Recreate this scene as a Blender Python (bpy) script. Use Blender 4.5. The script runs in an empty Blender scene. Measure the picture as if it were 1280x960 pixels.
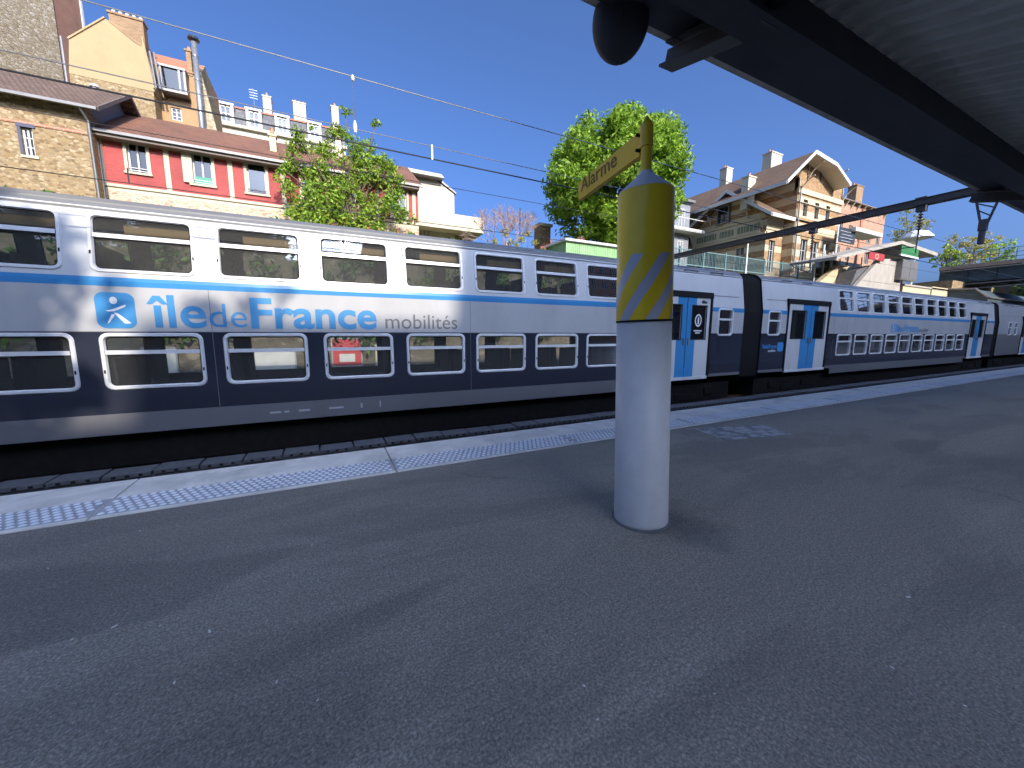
import bpy, bmesh, math, random
from mathutils import Vector, Matrix
random.seed(7)
R = math.radians
scene = bpy.context.scene
COL = scene.collection

# ------------------------------------------------------------------ camera
F_PX, YAW, PITCH, ROLL, EYE = 468.36, R(63.64), R(-7.71), R(0.13), 1.5
_fw = Vector((math.cos(YAW)*math.cos(PITCH), math.sin(YAW)*math.cos(PITCH), math.sin(PITCH)))
_rt = Vector((math.sin(YAW), -math.cos(YAW), 0)); _up = _rt.cross(_fw)
_rt = math.cos(ROLL)*_rt + math.sin(ROLL)*_up; _up = _rt.cross(_fw)
cam = bpy.data.cameras.new('camera'); cam.lens = F_PX/1280*36; cam.sensor_width = 36
cam.clip_start = 0.05; cam.clip_end = 3000
co = bpy.data.objects.new('camera', cam); COL.objects.link(co); scene.camera = co
M = Matrix((( _rt.x, _up.x, -_fw.x, 0), (_rt.y, _up.y, -_fw.y, 0), (_rt.z, _up.z, -_fw.z, EYE), (0, 0, 0, 1)))
co.matrix_world = M

def at(px, py, Y=None, X=None, Z=None):
    """a pixel of the 1280x960 photograph turned into a point at a known distance"""
    q = _fw + _rt*((px-640)/F_PX) - _up*((py-480)/F_PX)
    t = Y/q.y if Y is not None else (X/q.x if X is not None else (Z-EYE)/q.z)
    return Vector((q.x*t, q.y*t, q.z*t+EYE))

# ------------------------------------------------------------------ materials
def lin(h):
    if isinstance(h, (tuple, list)): return (h[0], h[1], h[2], 1)
    v = [int(h[i:i+2], 16)/255 for i in (0, 2, 4)]
    return tuple((c/12.92 if c <= .04045 else ((c+.055)/1.055)**2.4) for c in v) + (1,)

class NT:
    def __init__(s, name):
        s.m = bpy.data.materials.new(name); s.m.use_nodes = True
        s.t = s.m.node_tree; s.n = s.t.nodes; s.l = s.t.links
        s.b = s.n['Principled BSDF']
        s.tc = s.n.new('ShaderNodeTexCoord')
    def node(s, typ, **kw):
        nd = s.n.new('ShaderNode'+typ)
        for k, v in kw.items():
            if k.startswith('i_'): nd.inputs[k[2:].replace('_', ' ')].default_value = v
            else: setattr(nd, k, v)
        return nd
    def link(s, a, b): s.l.new(a, b)
    def noise(s, scale, detail=4, rough=.55, vec=None, dist=0):
        n = s.node('TexNoise'); n.inputs['Scale'].default_value = scale; n.inputs['Detail'].default_value = detail
        n.inputs['Roughness'].default_value = rough; n.inputs['Distortion'].default_value = dist
        s.link(vec or s.tc.outputs['Object'], n.inputs['Vector']); return n.outputs['Fac']
    def ramp(s, fac, stops):
        r = s.node('ValToRGB'); el = r.color_ramp.elements
        while len(el) < len(stops): el.new(.5)
        for e, (p, c) in zip(el, stops): e.position = p; e.color = lin(c)
        s.link(fac, r.inputs['Fac']); return r.outputs['Color']
    def mix(s, fac, a, b, mode='MIX'):
        m = s.node('Mix', data_type='RGBA', blend_type=mode)
        for sock, v in ((0, fac), (6, a), (7, b)):
            if hasattr(v, 'is_linked') or isinstance(v, bpy.types.NodeSocket): s.link(v, m.inputs[sock])
            elif sock == 0: m.inputs[0].default_value = v
            else: m.inputs[sock].default_value = lin(v)
        return m.outputs[2]
    def bump(s, h, strength=.3, dist=.02):
        b = s.node('Bump'); b.inputs['Strength'].default_value = strength; b.inputs['Distance'].default_value = dist
        s.link(h, b.inputs['Height']); s.link(b.outputs['Normal'], s.b.inputs['Normal'])
    def mapped(s, scale=(1, 1, 1), rot=(0, 0, 0)):
        m = s.node('Mapping'); m.inputs['Scale'].default_value = scale; m.inputs['Rotation'].default_value = rot
        s.link(s.tc.outputs['Object'], m.inputs['Vector']); return m.outputs['Vector']
    def col(s, c):
        if isinstance(c, bpy.types.NodeSocket): s.link(c, s.b.inputs['Base Color'])
        else: s.b.inputs['Base Color'].default_value = lin(c)
    def set(s, rough=.6, metal=0, spec=.5, coat=0):
        s.b.inputs['Roughness'].default_value = rough; s.b.inputs['Metallic'].default_value = metal
        s.b.inputs['Specular IOR Level'].default_value = spec; s.b.inputs['Coat Weight'].default_value = coat
        return s.m

def paint(name, c, rough=.5, metal=0, var=.12, scale=3, spec=.5, coat=0, bump=0, bscale=40):
    """plain coat with a little wear"""
    t = NT(name); c = lin(c); f = t.noise(scale, 6, .65)
    d = tuple(max(0, v*(1-var)) for v in c[:3]); u = tuple(min(1, v*(1+var)) for v in c[:3])
    t.col(t.ramp(f, [(.3, d), (.7, u)]))
    if bump: t.bump(t.noise(bscale, 3), bump, .01)
    return t.set(rough, metal, spec, coat)

def rubble(name, cols, mortar, scale=3.0, stretch=(1, 1, 1.5), bump=.6, mw=.08):
    t = NT(name); v = t.mapped(tuple(scale*x for x in stretch))
    nz = t.node('TexNoise'); nz.inputs['Scale'].default_value = 1.3; t.link(v, nz.inputs['Vector'])
    add = t.node('VectorMath', operation='MULTIPLY_ADD'); add.inputs[1].default_value = (.7, .7, .7)
    t.link(nz.outputs['Color'], add.inputs[0]); t.link(v, add.inputs[2])
    a = t.node('TexVoronoi'); t.link(add.outputs[0], a.inputs['Vector']); a.inputs['Scale'].default_value = 1
    e = t.node('TexVoronoi', feature='DISTANCE_TO_EDGE'); t.link(add.outputs[0], e.inputs['Vector']); e.inputs['Scale'].default_value = 1
    sep = t.node('SeparateColor'); t.link(a.outputs['Color'], sep.inputs[0])
    n = len(cols); stone = t.ramp(sep.outputs[0], [((i+.5)/n, c) for i, c in enumerate(cols)])
    edge = t.ramp(e.outputs['Distance'], [(0, (1, 1, 1)), (mw, (1, 1, 1)), (mw*2.2, (0, 0, 0))])
    c = t.mix(edge, stone, mortar)
    c = t.mix(t.ramp(t.noise(.35, 5), [(.35, (.0, .0, .0)), (.75, (.35, .35, .35))]), c, mortar)
    t.col(c); t.bump(e.outputs['Distance'], bump, .05)
    return t.set(.9)

def bricks(name, c1, c2, mortar, scale=1.0, w=.24, h=.075, ms=.012, axis='XZ', bump=.3):
    t = NT(name); s = t.node('SeparateXYZ'); t.link(t.tc.outputs['Object'], s.inputs[0])
    add = t.node('Math', operation='ADD'); t.link(s.outputs['X'], add.inputs[0]); t.link(s.outputs['Y'], add.inputs[1])
    cb = t.node('CombineXYZ'); t.link(add.outputs[0], cb.inputs[0]); t.link(s.outputs['Z' if axis == 'XZ' else 'Y'], cb.inputs[1])
    if axis == 'XY': t.link(s.outputs['X'], cb.inputs[0])
    b = t.node('TexBrick'); t.link(cb.outputs[0], b.inputs['Vector'])
    b.inputs['Scale'].default_value = scale; b.inputs['Brick Width'].default_value = w; b.inputs['Row Height'].default_value = h
    b.inputs['Mortar Size'].default_value = ms; b.inputs['Color1'].default_value = lin(c1); b.inputs['Color2'].default_value = lin(c2)
    b.inputs['Mortar'].default_value = lin(mortar); b.inputs['Bias'].default_value = 0
    k = t.ramp(t.noise(.6, 5), [(.3, (.72, .72, .72)), (.7, (1.0, 1.0, 1.0))])
    t.col(t.mix(1.0, b.outputs['Color'], k, 'MULTIPLY'))
    inv = t.node('Math', operation='SUBTRACT'); inv.inputs[0].default_value = 1; t.link(b.outputs['Fac'], inv.inputs[1])
    t.bump(inv.outputs[0], bump, .02)
    return t.set(.85)

def leafmat(name, stops, trans=.35):
    t = NT(name); g = t.node('NewGeometry')
    c = t.ramp(g.outputs['Random Per Island'], stops); t.col(c); t.set(.5, 0, .35)
    tr = t.node('BsdfTranslucent'); t.link(c, tr.inputs['Color'])
    mx = t.node('MixShader'); mx.inputs[0].default_value = trans
    t.link(t.b.outputs[0], mx.inputs[1]); t.link(tr.outputs[0], mx.inputs[2])
    t.link(mx.outputs[0], t.n['Material Output'].inputs['Surface']); return t.m

def glass(name, tint, rough=.02, tr=.6, boost=1.0, dust=(.02, .022, .025, 1)):
    t = NT(name); t.n.remove(t.b)
    fr = t.node('Fresnel'); fr.inputs[0].default_value = 1.5
    mu = t.node('Math', operation='MULTIPLY_ADD', use_clamp=True); mu.inputs[1].default_value = boost; mu.inputs[2].default_value = .04
    t.link(fr.outputs[0], mu.inputs[0])
    a = t.node('BsdfTransparent'); a.inputs[0].default_value = lin(tint)
    g = t.node('BsdfGlossy'); g.inputs['Roughness'].default_value = rough
    d = t.node('BsdfDiffuse'); d.inputs[0].default_value = dust
    m0 = t.node('MixShader'); m0.inputs[0].default_value = 1-tr
    t.link(a.outputs[0], m0.inputs[1]); t.link(d.outputs[0], m0.inputs[2])
    m = t.node('MixShader'); t.link(mu.outputs[0], m.inputs[0]); t.link(m0.outputs[0], m.inputs[1]); t.link(g.outputs[0], m.inputs[2])
    t.link(m.outputs[0], t.n['Material Output'].inputs['Surface']); return t.m

def asphalt():
    t = NT('asphalt'); big = t.noise(.55, 6, .62, t.mapped((.45, 1.6, 1)), 1.0); fine = t.noise(85, 2, .7); mid = t.noise(6, 6, .7)
    c = t.ramp(big, [(.30, (.195, .174, .142)), (.5, (.248, .223, .182)), (.72, (.32, .29, .24))])
    c = t.mix(t.ramp(mid, [(.42, (0, 0, 0)), (.8, (.5, .5, .5))]), c, (.19, .170, .142))
    # worn lighter walking line, dark patched repairs and hairline cracks
    v = t.node('TexVoronoi', feature='DISTANCE_TO_EDGE'); v.inputs['Scale'].default_value = .42
    nz = t.node('TexNoise'); nz.inputs['Scale'].default_value = 1.1; nz.inputs['Detail'].default_value = 5
    t.link(t.tc.outputs['Object'], nz.inputs['Vector'])
    ad = t.node('VectorMath', operation='MULTIPLY_ADD'); ad.inputs[1].default_value = (.9, .9, .9)
    t.link(nz.outputs['Color'], ad.inputs[0]); t.link(t.tc.outputs['Object'], ad.inputs[2]); t.link(ad.outputs[0], v.inputs['Vector'])
    cr = t.ramp(v.outputs['Distance'], [(0, (.5, .5, .5)), (.010, (.0, .0, .0))])
    gate = t.ramp(t.noise(.3, 2), [(.52, (0, 0, 0)), (.6, (1, 1, 1))])
    c = t.mix(t.mix(1.0, cr, gate, 'MULTIPLY'), c, (.035, .034, .033))
    pv = t.noise(.35, 2, .4, t.mapped((.5, 1.1, 1)), 1.5)
    pt = t.ramp(pv, [(.53, (0, 0, 0)), (.55, (.62, .62, .62)), (.68, (.62, .62, .62)), (.70, (0, 0, 0))])
    c = t.mix(pt, c, (.158, .143, .124))
    dp = t.ramp(t.noise(.8, 7, .68, t.mapped((.42, 1.3, 1), (0, 0, .06)), .4), [(.50, (0, 0, 0)), (.56, (.36, .36, .36)), (.74, (.5, .5, .5))])
    c = t.mix(dp, c, (.138, .125, .108))
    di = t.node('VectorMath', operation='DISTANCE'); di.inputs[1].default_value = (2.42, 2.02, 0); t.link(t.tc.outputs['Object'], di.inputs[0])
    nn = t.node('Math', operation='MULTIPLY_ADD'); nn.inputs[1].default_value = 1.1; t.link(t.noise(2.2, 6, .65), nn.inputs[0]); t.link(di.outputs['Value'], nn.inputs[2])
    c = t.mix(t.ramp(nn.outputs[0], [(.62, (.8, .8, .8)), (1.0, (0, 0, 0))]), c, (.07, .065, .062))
    sp = t.ramp(fine, [(.35, (.45, .45, .45)), (.55, (1, 1, 1)), (.78, (1.9, 1.9, 1.9))])
    c = t.mix(.85, c, sp, 'MULTIPLY')
    c = t.mix(.5, c, t.ramp(t.noise(34, 3, .7), [(.3, (.6, .6, .6)), (.5, (1, 1, 1)), (.72, (1.5, 1.5, 1.5))]), 'MULTIPLY')
    t.col(c)
    ad2 = t.node('Math', operation='ADD'); t.link(fine, ad2.inputs[0]); t.link(t.noise(220, 1), ad2.inputs[1])
    t.bump(ad2.outputs[0], .55, .006)
    rr = t.ramp(big, [(.3, (.55, .55, .55)), (.7, (.8, .8, .8))]); t.link(rr, t.b.inputs['Roughness'])
    t.set(.7, 0, .4); return t.m

def concrete(name, c, var=.2, scale=2.0, stain=(.2, .19, .17), rough=.85):
    t = NT(name); c = lin(c)[:3]; f = t.noise(scale, 8, .7)
    a = t.ramp(f, [(.3, tuple(x*(1-var) for x in c)), (.7, tuple(min(1, x*(1+var)) for x in c))])
    s = t.ramp(t.noise(.8, 6, .6, t.mapped((1.6, 1.6, .4)), .6), [(.5, (0, 0, 0)), (.75, (.5, .5, .5))])
    t.col(t.mix(s, a, stain)); t.bump(t.noise(60, 4), .25, .006); return t.set(rough)

def train_paint(name, c, rough=.26, dirt=.42):
    t = NT(name); c = lin(c)[:3]
    n = t.noise(1.2, 7, .65, t.mapped((1, 1, .35)))
    k = t.ramp(n, [(.45, (0, 0, 0)), (.8, (dirt, dirt, dirt))])
    t.col(t.mix(k, c, tuple(.55*x+.02 for x in c)))
    t.bump(t.noise(.9, 2), .06, .03)
    return t.set(rough, 0, .5, .25)

def corrugated_metal(name, c): return paint(name, c, .55, .3, .25, 1.5)

m = {}
def setup_materials():
    m['asphalt'] = asphalt()
    m['kerb'] = concrete('kerb_concrete', (.74, .68, .59), .18, 3, (.22, .2, .175))
    m['tactile'] = concrete('tactile_base', (.38, .38, .39), .2, 5, (.16, .16, .16), .7)
    m['stud'] = concrete('tactile_stud', (.86, .86, .87), .08, 9, (.4, .4, .4), .5)
    m['dark_conc'] = concrete('trough_concrete', (.10, .10, .105), .25, 4, (.05, .05, .05))
    m['wall_conc'] = concrete('wall_concrete', (.36, .33, .285), .15, 1.2, (.2, .185, .16))
    t = NT('ballast'); v = t.node('TexVoronoi'); v.inputs['Scale'].default_value = 16; t.link(t.tc.outputs['Object'], v.inputs['Vector'])
    s = t.node('SeparateColor'); t.link(v.outputs['Color'], s.inputs[0])
    t.col(t.ramp(s.outputs[0], [(0, (.03, .026, .022)), (.6, (.07, .06, .05)), (1, (.13, .115, .1))])); t.bump(v.outputs['Distance'], 1, .05); m['ballast'] = t.set(.95)
    m['rail'] = paint('rail_steel', (.12, .07, .045), .6, .4, .3, 8)
    m['sleeper'] = concrete('sleeper_concrete', (.16, .145, .13), .2, 5)
    m['white'] = train_paint('train_white', (.56, .57, .575))
    m['grey'] = train_paint('train_grey', (.43, .435, .445))
    m['navy'] = train_paint('train_navy', (.022, .026, .042), .22)
    m['skirt'] = train_paint('train_skirt', (.15, .15, .16), .3, .5)
    m['blue'] = train_paint('train_blue', (.045, .235, .50))
    m['roofgrey'] = train_paint('train_roof', (.185, .185, .185), .42, .5)
    m['silver'] = train_paint('train_silver', (.36, .37, .39), .3)
    m['frame'] = paint('window_frame', (.70, .70, .70), .3, .1, .08, 6)
    m['black'] = paint('black_rubber', (.010, .010, .011), .7, spec=.2)
    m['underframe'] = paint('underframe', (.012, .011, .010), .9, 0, .3, 6, spec=.15)
    m['interior'] = paint('train_interior', (.10, .10, .105), .6)
    m['ceiling'] = paint('train_ceiling', (.22, .22, .21), .6)
    m['tan'] = paint('luggage_panel', (.78, .42, .20), .5)
    m['seat'] = paint('seat_cloth', (.028, .030, .042), .9)
    m['glass'] = glass('train_glass', (.78, .82, .80), .015, .80, 1.1, (.13, .13, .125, 1))
    m['doorglass'] = glass('door_glass', (.35, .36, .35), .03, .5, .8)
    m['houseglass'] = glass('house_glass', (.35, .38, .4), .03, .28, .7)
    m['sky_text'] = paint('decal_blue', (.05, .24, .50), .35, 0, .04)
    m['grey_text'] = paint('decal_grey', (.13, .13, .145), .4)
    m['white_text'] = paint('decal_white', (.72, .74, .76), .4, 0, .03)
    m['yellow'] = paint('alarm_yellow', (.80, .52, .012), .38, 0, .1, 4)
    m['stripe'] = paint('stripe_grey', (.36, .38, .46), .35, 0, .06)
    m['post_grey'] = paint('post_grey', (.54, .53, .52), .45, 0, .07, 5, bump=.05)
    m['post_cone'] = paint('cone_grey', (.58, .59, .63), .4, 0, .08)
    m['text_dark'] = paint('sign_lettering', (.10, .062, .02), .5)
    m['canopy'] = paint('canopy_steel', (.035, .034, .036), .55, 0, .3, 2)
    m['canopy_lip'] = paint('canopy_lip', (.5, .44, .37), .7, 0, .3, 6)
    m['corr'] = paint('corrugated_sheet', (.58, .57, .53), .6, .1, .22, 1.2)
    m['steel'] = paint('galvanised', (.28, .29, .30), .45, .6, .15, 8)
    m['gantry'] = paint('gantry_steel', (.085, .08, .082), .6, .2, .25, 4)
    m['wire'] = paint('wire_dark', (.05, .052, .06), .5, .6)
    m['wire_light'] = paint('wire_light', (.33, .34, .36), .4, .7)
    m['insul'] = paint('insulator', (.13, .10, .09), .35)
    m['insul_white'] = paint('insulator_white', (.75, .75, .73), .35)
    m['speaker'] = paint('speaker_grey', (.035, .035, .038), .55)
    # houses
    m['rubble_tan'] = rubble('rubble_tan', [(.17, .105, .045), (.27, .18, .08), (.34, .25, .13), (.13, .08, .04), (.40, .31, .19)], (.25, .18, .095), 6.0, mw=.05)
    m['rubble_pale'] = rubble('rubble_pale', [(.36, .28, .17), (.56, .47, .33), (.26, .19, .10), (.62, .54, .42), (.44, .35, .22)], (.30, .24, .15), 3.6, (1, 1, 2.2), mw=.05)
    m['rubble_red'] = rubble('rubble_red', [(.25, .12, .05), (.36, .20, .09), (.19, .085, .04), (.42, .27, .14)], (.30, .20, .10), 4.2)
    m['yellow_plaster'] = concrete('yellow_plaster', (.34, .25, .128), .08, 1.2, (.42, .28, .13))
    m['tan_plaster'] = concrete('tan_plaster', (.34, .21, .10), .12, 1.5, (.36, .22, .11))
    m['brown_wall'] = concrete('brown_wall', (.24, .125, .085), .15, 2, (.15, .08, .06))
    m['cream'] = concrete('cream_stone', (.52, .43, .275), .08, 2, (.52, .43, .3))
    m['cream_render'] = concrete('cream_plaster', (.46, .42, .32), .06, 1, (.6, .53, .4))  # cream plaster colour, the same on every wall and chimney that uses it
    m['villa'] = concrete('villa_render', (.48, .42, .31), .05, 1, (.66, .57, .42))
    m['red_brick'] = bricks('red_painted_brick', (.36, .065, .058), (.43, .085, .073), (.31, .065, .055), 1, .24, .08, .008, bump=.25)
    m['orange_brick'] = bricks('orange_brick', (.36, .145, .075), (.45, .21, .12), (.46, .36, .26), 1, .30, .10, .014)
    m['chimney_brick'] = bricks('chimney_brick', (.26, .14, .06), (.36, .21, .10), (.3, .22, .14), 1, .25, .08, .012)
    m['base_stone'] = rubble('base_stone', [(.42, .24, .15), (.46, .35, .24), (.38, .16, .10), (.44, .30, .20)], (.48, .40, .29), 3.6)
    m['roof_brown'] = bricks('roof_brown', (.15, .095, .068), (.20, .13, .095), (.06, .038, .03), 1, .22, .16, .02, bump=.6)
    m['roof_red'] = bricks('roof_red', (.30, .125, .07), (.20, .095, .058), (.10, .055, .04), 1, .22, .16, .02, bump=.6)
    m['roof_station'] = bricks('roof_station', (.19, .115, .07), (.24, .155, .095), (.11, .065, .045), 1, .26, .2, .02, bump=.5)
    m['slate'] = bricks('slate', (.13, .13, .135), (.19, .185, .18), (.08, .08, .085), 1, .25, .2, .015)
    m['ridge_red'] = paint('ridge_red', (.36, .14, .08), .8)
    m['zinc'] = paint('zinc_gutter', (.19, .185, .18), .5, .4)
    m['soffit'] = paint('eave_soffit', (.16, .13, .11), .8)
    m['trim'] = paint('trim_cream', (.48, .415, .29), .7, 0, .06)
    m['white_wood'] = paint('white_joinery', (.52, .51, .48), .5, 0, .05)
    m['dark_wood'] = paint('dark_joinery', (.05, .05, .09), .5)
    m['grey_plaster'] = concrete('grey_plaster', (.20, .21, .23), .1, 2, (.22, .22, .23))
    m['green_paint'] = paint('green_paint', (.02, .22, .13), .5)
    m['green_shed'] = paint('green_shed', (.25, .42, .20), .6, 0, .15)
    m['green_sign'] = paint('green_sign', (.03, .17, .045), .5)
    m['red_sign'] = paint('red_sign', (.36, .035, .04), .5)
    m['dark_board'] = paint('dark_board', (.03, .034, .04), .4)
    m['terracotta'] = paint('terracotta', (.50, .22, .11), .8)
    m['rail_green'] = paint('railing_green', (.13, .22, .22), .5)
    m['rail_white'] = paint('railing_white', (.66, .68, .68), .5)
    m['bridge'] = paint('bridge_steel', (.055, .085, .10), .6, .2, .25, 2)
    m['bridge_deck'] = concrete('bridge_deck', (.36, .27, .19), .2, 3)
    m['bark'] = paint('bark', (.12, .085, .06), .9, 0, .3, 12, bump=.5)
    m['twig'] = paint('pink_twigs', (.36, .25, .22), .9)
    m['leaf_big'] = leafmat('leaf_chestnut', [(0, (.11, .21, .02)), (.5, (.22, .37, .032)), (.85, (.34, .50, .05)), (1, (.42, .56, .09))], .48)
    m['leaf_yel'] = leafmat('leaf_young', [(0, (.10, .19, .02)), (.5, (.21, .35, .032)), (.85, (.35, .48, .055)), (1, (.46, .42, .11))], .42)
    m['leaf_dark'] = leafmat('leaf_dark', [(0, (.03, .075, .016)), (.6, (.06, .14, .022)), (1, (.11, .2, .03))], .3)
    m['leaf_gold'] = leafmat('leaf_gold', [(0, (.22, .24, .04)), (.6, (.36, .34, .06)), (1, (.42, .34, .12))], .4)
    m['flower'] = leafmat('blossom', [(0, (.55, .12, .09)), (.6, (.62, .24, .15)), (1, (.6, .36, .22))], .3)
    t = NT('earth'); t.col(t.ramp(t.noise(1.3, 8, .7), [(.35, (.045, .07, .02)), (.55, (.09, .10, .04)), (.75, (.17, .13, .08))])); t.bump(t.noise(8, 6), .6, .1); m['earth'] = t.set(.95)
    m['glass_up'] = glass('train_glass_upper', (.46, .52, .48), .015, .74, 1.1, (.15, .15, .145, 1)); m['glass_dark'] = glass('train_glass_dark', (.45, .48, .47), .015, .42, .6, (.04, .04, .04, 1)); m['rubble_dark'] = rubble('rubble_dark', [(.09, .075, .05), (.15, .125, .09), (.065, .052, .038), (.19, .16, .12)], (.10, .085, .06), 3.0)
    m['litter'] = paint('litter', (.62, .6, .55), .8)
    m['poster_white'] = paint('poster_white', (.42, .42, .40), .5)
    m['poster_tan'] = paint('poster_tan', (.55, .44, .28), .6)
    m['patch'] = (lambda t: (t.col(t.ramp(t.noise(5, 6, .65), [(.42, (.14, .14, .14)), (.56, (.36, .36, .37))])), t.set(.7))[1])(NT('worn_paint'))
setup_materials()

# ------------------------------------------------------------------ mesh builder
class MB:
    def __init__(s): s.v = []; s.f = []; s.mi = []
    def poly(s, pts, mi=0):
        i = len(s.v); s.v += [tuple(p) for p in pts]; s.f.append(tuple(range(i, i+len(pts)))); s.mi.append(mi); return s
    def box(s, x0, x1, y0, y1, z0, z1, mi=0):
        i = len(s.v)
        s.v += [(x0, y0, z0), (x1, y0, z0), (x1, y1, z0), (x0, y1, z0), (x0, y0, z1), (x1, y0, z1), (x1, y1, z1), (x0, y1, z1)]
        for f in ((3, 2, 1, 0), (4, 5, 6, 7), (0, 1, 5, 4), (1, 2, 6, 5), (2, 3, 7, 6), (3, 0, 4, 7)):
            s.f.append(tuple(i+k for k in f)); s.mi.append(mi)
        return s
    def prism(s, pts, a0, a1, axis='Y', mi=0):
        """closed outline extruded along an axis; pts are the other two coordinates in (x,y,z) order"""
        def P(p, a): return (a, p[0], p[1]) if axis == 'X' else ((p[0], a, p[1]) if axis == 'Y' else (p[0], p[1], a))
        n = len(pts); i = len(s.v)
        s.v += [P(p, a0) for p in pts] + [P(p, a1) for p in pts]
        area = sum(pts[k][0]*pts[(k+1) % n][1]-pts[(k+1) % n][0]*pts[k][1] for k in range(n))
        flip = (area > 0) != (axis != 'Y')
        A = tuple(range(i, i+n)); B = tuple(range(i+n, i+2*n))
        s.f += [A if flip else A[::-1], B[::-1] if flip else B]; s.mi += [mi, mi]
        for k in range(n):
            q = (i+k, i+(k+1) % n, i+n+(k+1) % n, i+n+k)
            s.f.append(q[::-1] if flip else q); s.mi.append(mi)
        return s
    def tube(s, pts, r, n=6, mi=0, caps=True):
        pts = [Vector(p) for p in pts]; i0 = len(s.v); rs = r if isinstance(r, (list, tuple)) else [r]*len(pts)
        for k, p in enumerate(pts):
            d = (pts[min(k+1, len(pts)-1)] - pts[max(k-1, 0)]).normalized()
            a = d.orthogonal().normalized() if k == 0 else (a - d*a.dot(d)).normalized()
            b = d.cross(a)
            for j in range(n):
                w = 2*math.pi*j/n; s.v.append(tuple(p + (a*math.cos(w)+b*math.sin(w))*rs[k]))
        for k in range(len(pts)-1):
            for j in range(n):
                q = i0+k*n; s.f.append((q+j, q+(j+1) % n, q+n+(j+1) % n, q+n+j)); s.mi.append(mi)
        if caps:
            s.f += [tuple(range(i0+n-1, i0-1, -1)), tuple(range(len(s.v)-n, len(s.v)))]; s.mi += [mi, mi]
        return s
    def bar(s, p, q, w, h, mi=0):
        """rectangular bar between two points, h along the vertical"""
        p = Vector(p); q = Vector(q); d = (q-p).normalized(); side = d.cross(Vector((0, 0, 1)))
        if side.length < .01: side = Vector((1, 0, 0))
        side.normalize(); up = side.cross(d); i = len(s.v)
        for e in (p, q):
            for a, b in ((-1, -1), (1, -1), (1, 1), (-1, 1)): s.v.append(tuple(e + side*a*w/2 + up*b*h/2))
        for f in ((0, 1, 2, 3), (7, 6, 5, 4), (0, 4, 5, 1), (1, 5, 6, 2), (2, 6, 7, 3), (3, 7, 4, 0)):
            s.f.append(tuple(i+k for k in f)); s.mi.append(mi)
        return s
    def lathe(s, prof, c, n=32, mi=0, mis=None):
        i0 = len(s.v)
        for r, z in prof:
            for j in range(n):
                w = 2*math.pi*j/n; s.v.append((c[0]+r*math.cos(w), c[1]+r*math.sin(w), z))
        for k in range(len(prof)-1):
            for j in range(n):
                q = i0+k*n; s.f.append((q+j, q+(j+1) % n, q+n+(j+1) % n, q+n+j)); s.mi.append(mis[k] if mis else mi)
        s.f += [tuple(range(i0+n-1, i0-1, -1)), tuple(range(len(s.v)-n, len(s.v)))]; s.mi += [mi, mis[-1] if mis else mi]
        return s
    def facade(s, P, u0, u1, v0, v1, holes=(), bands=None, us=(), vs=(), depth=.15, reveal=0, mi=0):
        """wall sheet P(u,v,w) with real openings; bands = [(v_from, slot)]"""
        U = sorted({round(x, 4) for x in [u0, u1, *us] + [h[0] for h in holes] + [h[1] for h in holes] if u0-1e-6 <= x <= u1+1e-6})
        V = sorted({round(x, 4) for x in [v0, v1, *vs] + [h[2] for h in holes] + [h[3] for h in holes] + [b[0] for b in bands or ()] if v0-1e-6 <= x <= v1+1e-6})
        for a, b in zip(U, U[1:]):
            for c, d in zip(V, V[1:]):
                cu, cv = (a+b)/2, (c+d)/2
                if any(h[0] < cu < h[1] and h[2] < cv < h[3] for h in holes): continue
                k = mi
                for bv, bm in bands or (): 
                    if cv > bv: k = bm
                s.poly([P(a, c, 0), P(b, c, 0), P(b, d, 0), P(a, d, 0)], k)
        if depth:
            for h in holes:
                a, b, c, d = h[:4]
                for (p, q), (p2, q2) in (((a, c), (b, c)), ((b, c), (b, d)), ((b, d), (a, d)), ((a, d), (a, c))):
                    s.poly([P(p, q, 0), P(p, q, depth), P(p2, q2, depth), P(p2, q2, 0)], reveal)
        return s
    def build(s, name, mats, parent=None, smooth=False, base=None, bevel=0, loc=None, fixn=False):
        if not isinstance(mats, (list, tuple)): mats = [mats]
        off = Vector(base) if base is not None else (root_loc(parent) if parent is not None else Vector())
        me = bpy.data.meshes.new(name)
        me.from_pydata([tuple(Vector(v)-off) for v in s.v], [], s.f)
        for x in mats: me.materials.append(m[x] if isinstance(x, str) else x)
        me.polygons.foreach_set('material_index', s.mi)
        if smooth: me.polygons.foreach_set('use_smooth', [True]*len(s.f))
        if fixn or bevel:
            bm = bmesh.new(); bm.from_mesh(me); bmesh.ops.remove_doubles(bm, verts=bm.verts, dist=1e-5); bmesh.ops.recalc_face_normals(bm, faces=bm.faces); bm.to_mesh(me); bm.free()
        me.update()
        o = bpy.data.objects.new(name, me); COL.objects.link(o)
        if parent is not None: o.parent = parent
        elif base is not None: o.location = base
        if loc is not None: o.location = loc
        if bevel:
            b = o.modifiers.new('Bevel', 'BEVEL'); b.width = bevel; b.segments = 2; b.limit_method = 'ANGLE'
        return o

def root_loc(o):
    v = Vector()
    while o is not None: v += o.location; o = o.parent
    return v
def tag(o, label=None, cat=None, group=None, kind=None):
    if label: o['label'] = label
    if cat: o['category'] = cat
    if group: o['group'] = group
    if kind: o['kind'] = kind
    return o
def thing(name, label, cat, loc=(0, 0, 0), group=None):
    o = bpy.data.objects.new(name, None); COL.objects.link(o); o.location = loc; o.empty_display_size = .2
    return tag(o, label, cat, group)
def dup(o, parent=None, loc=None):
    c = o.copy(); COL.objects.link(c)
    if parent is not None: c.parent = parent
    if loc is not None: c.location = loc
    for ch in list(o.children):
        d = ch.copy(); COL.objects.link(d); d.parent = c
        for g in list(ch.children):
            e = g.copy(); COL.objects.link(e); e.parent = d
    return c
def struct(name, mb, mats, **k):
    return tag(mb.build(name, mats, **k), kind='structure')

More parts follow.
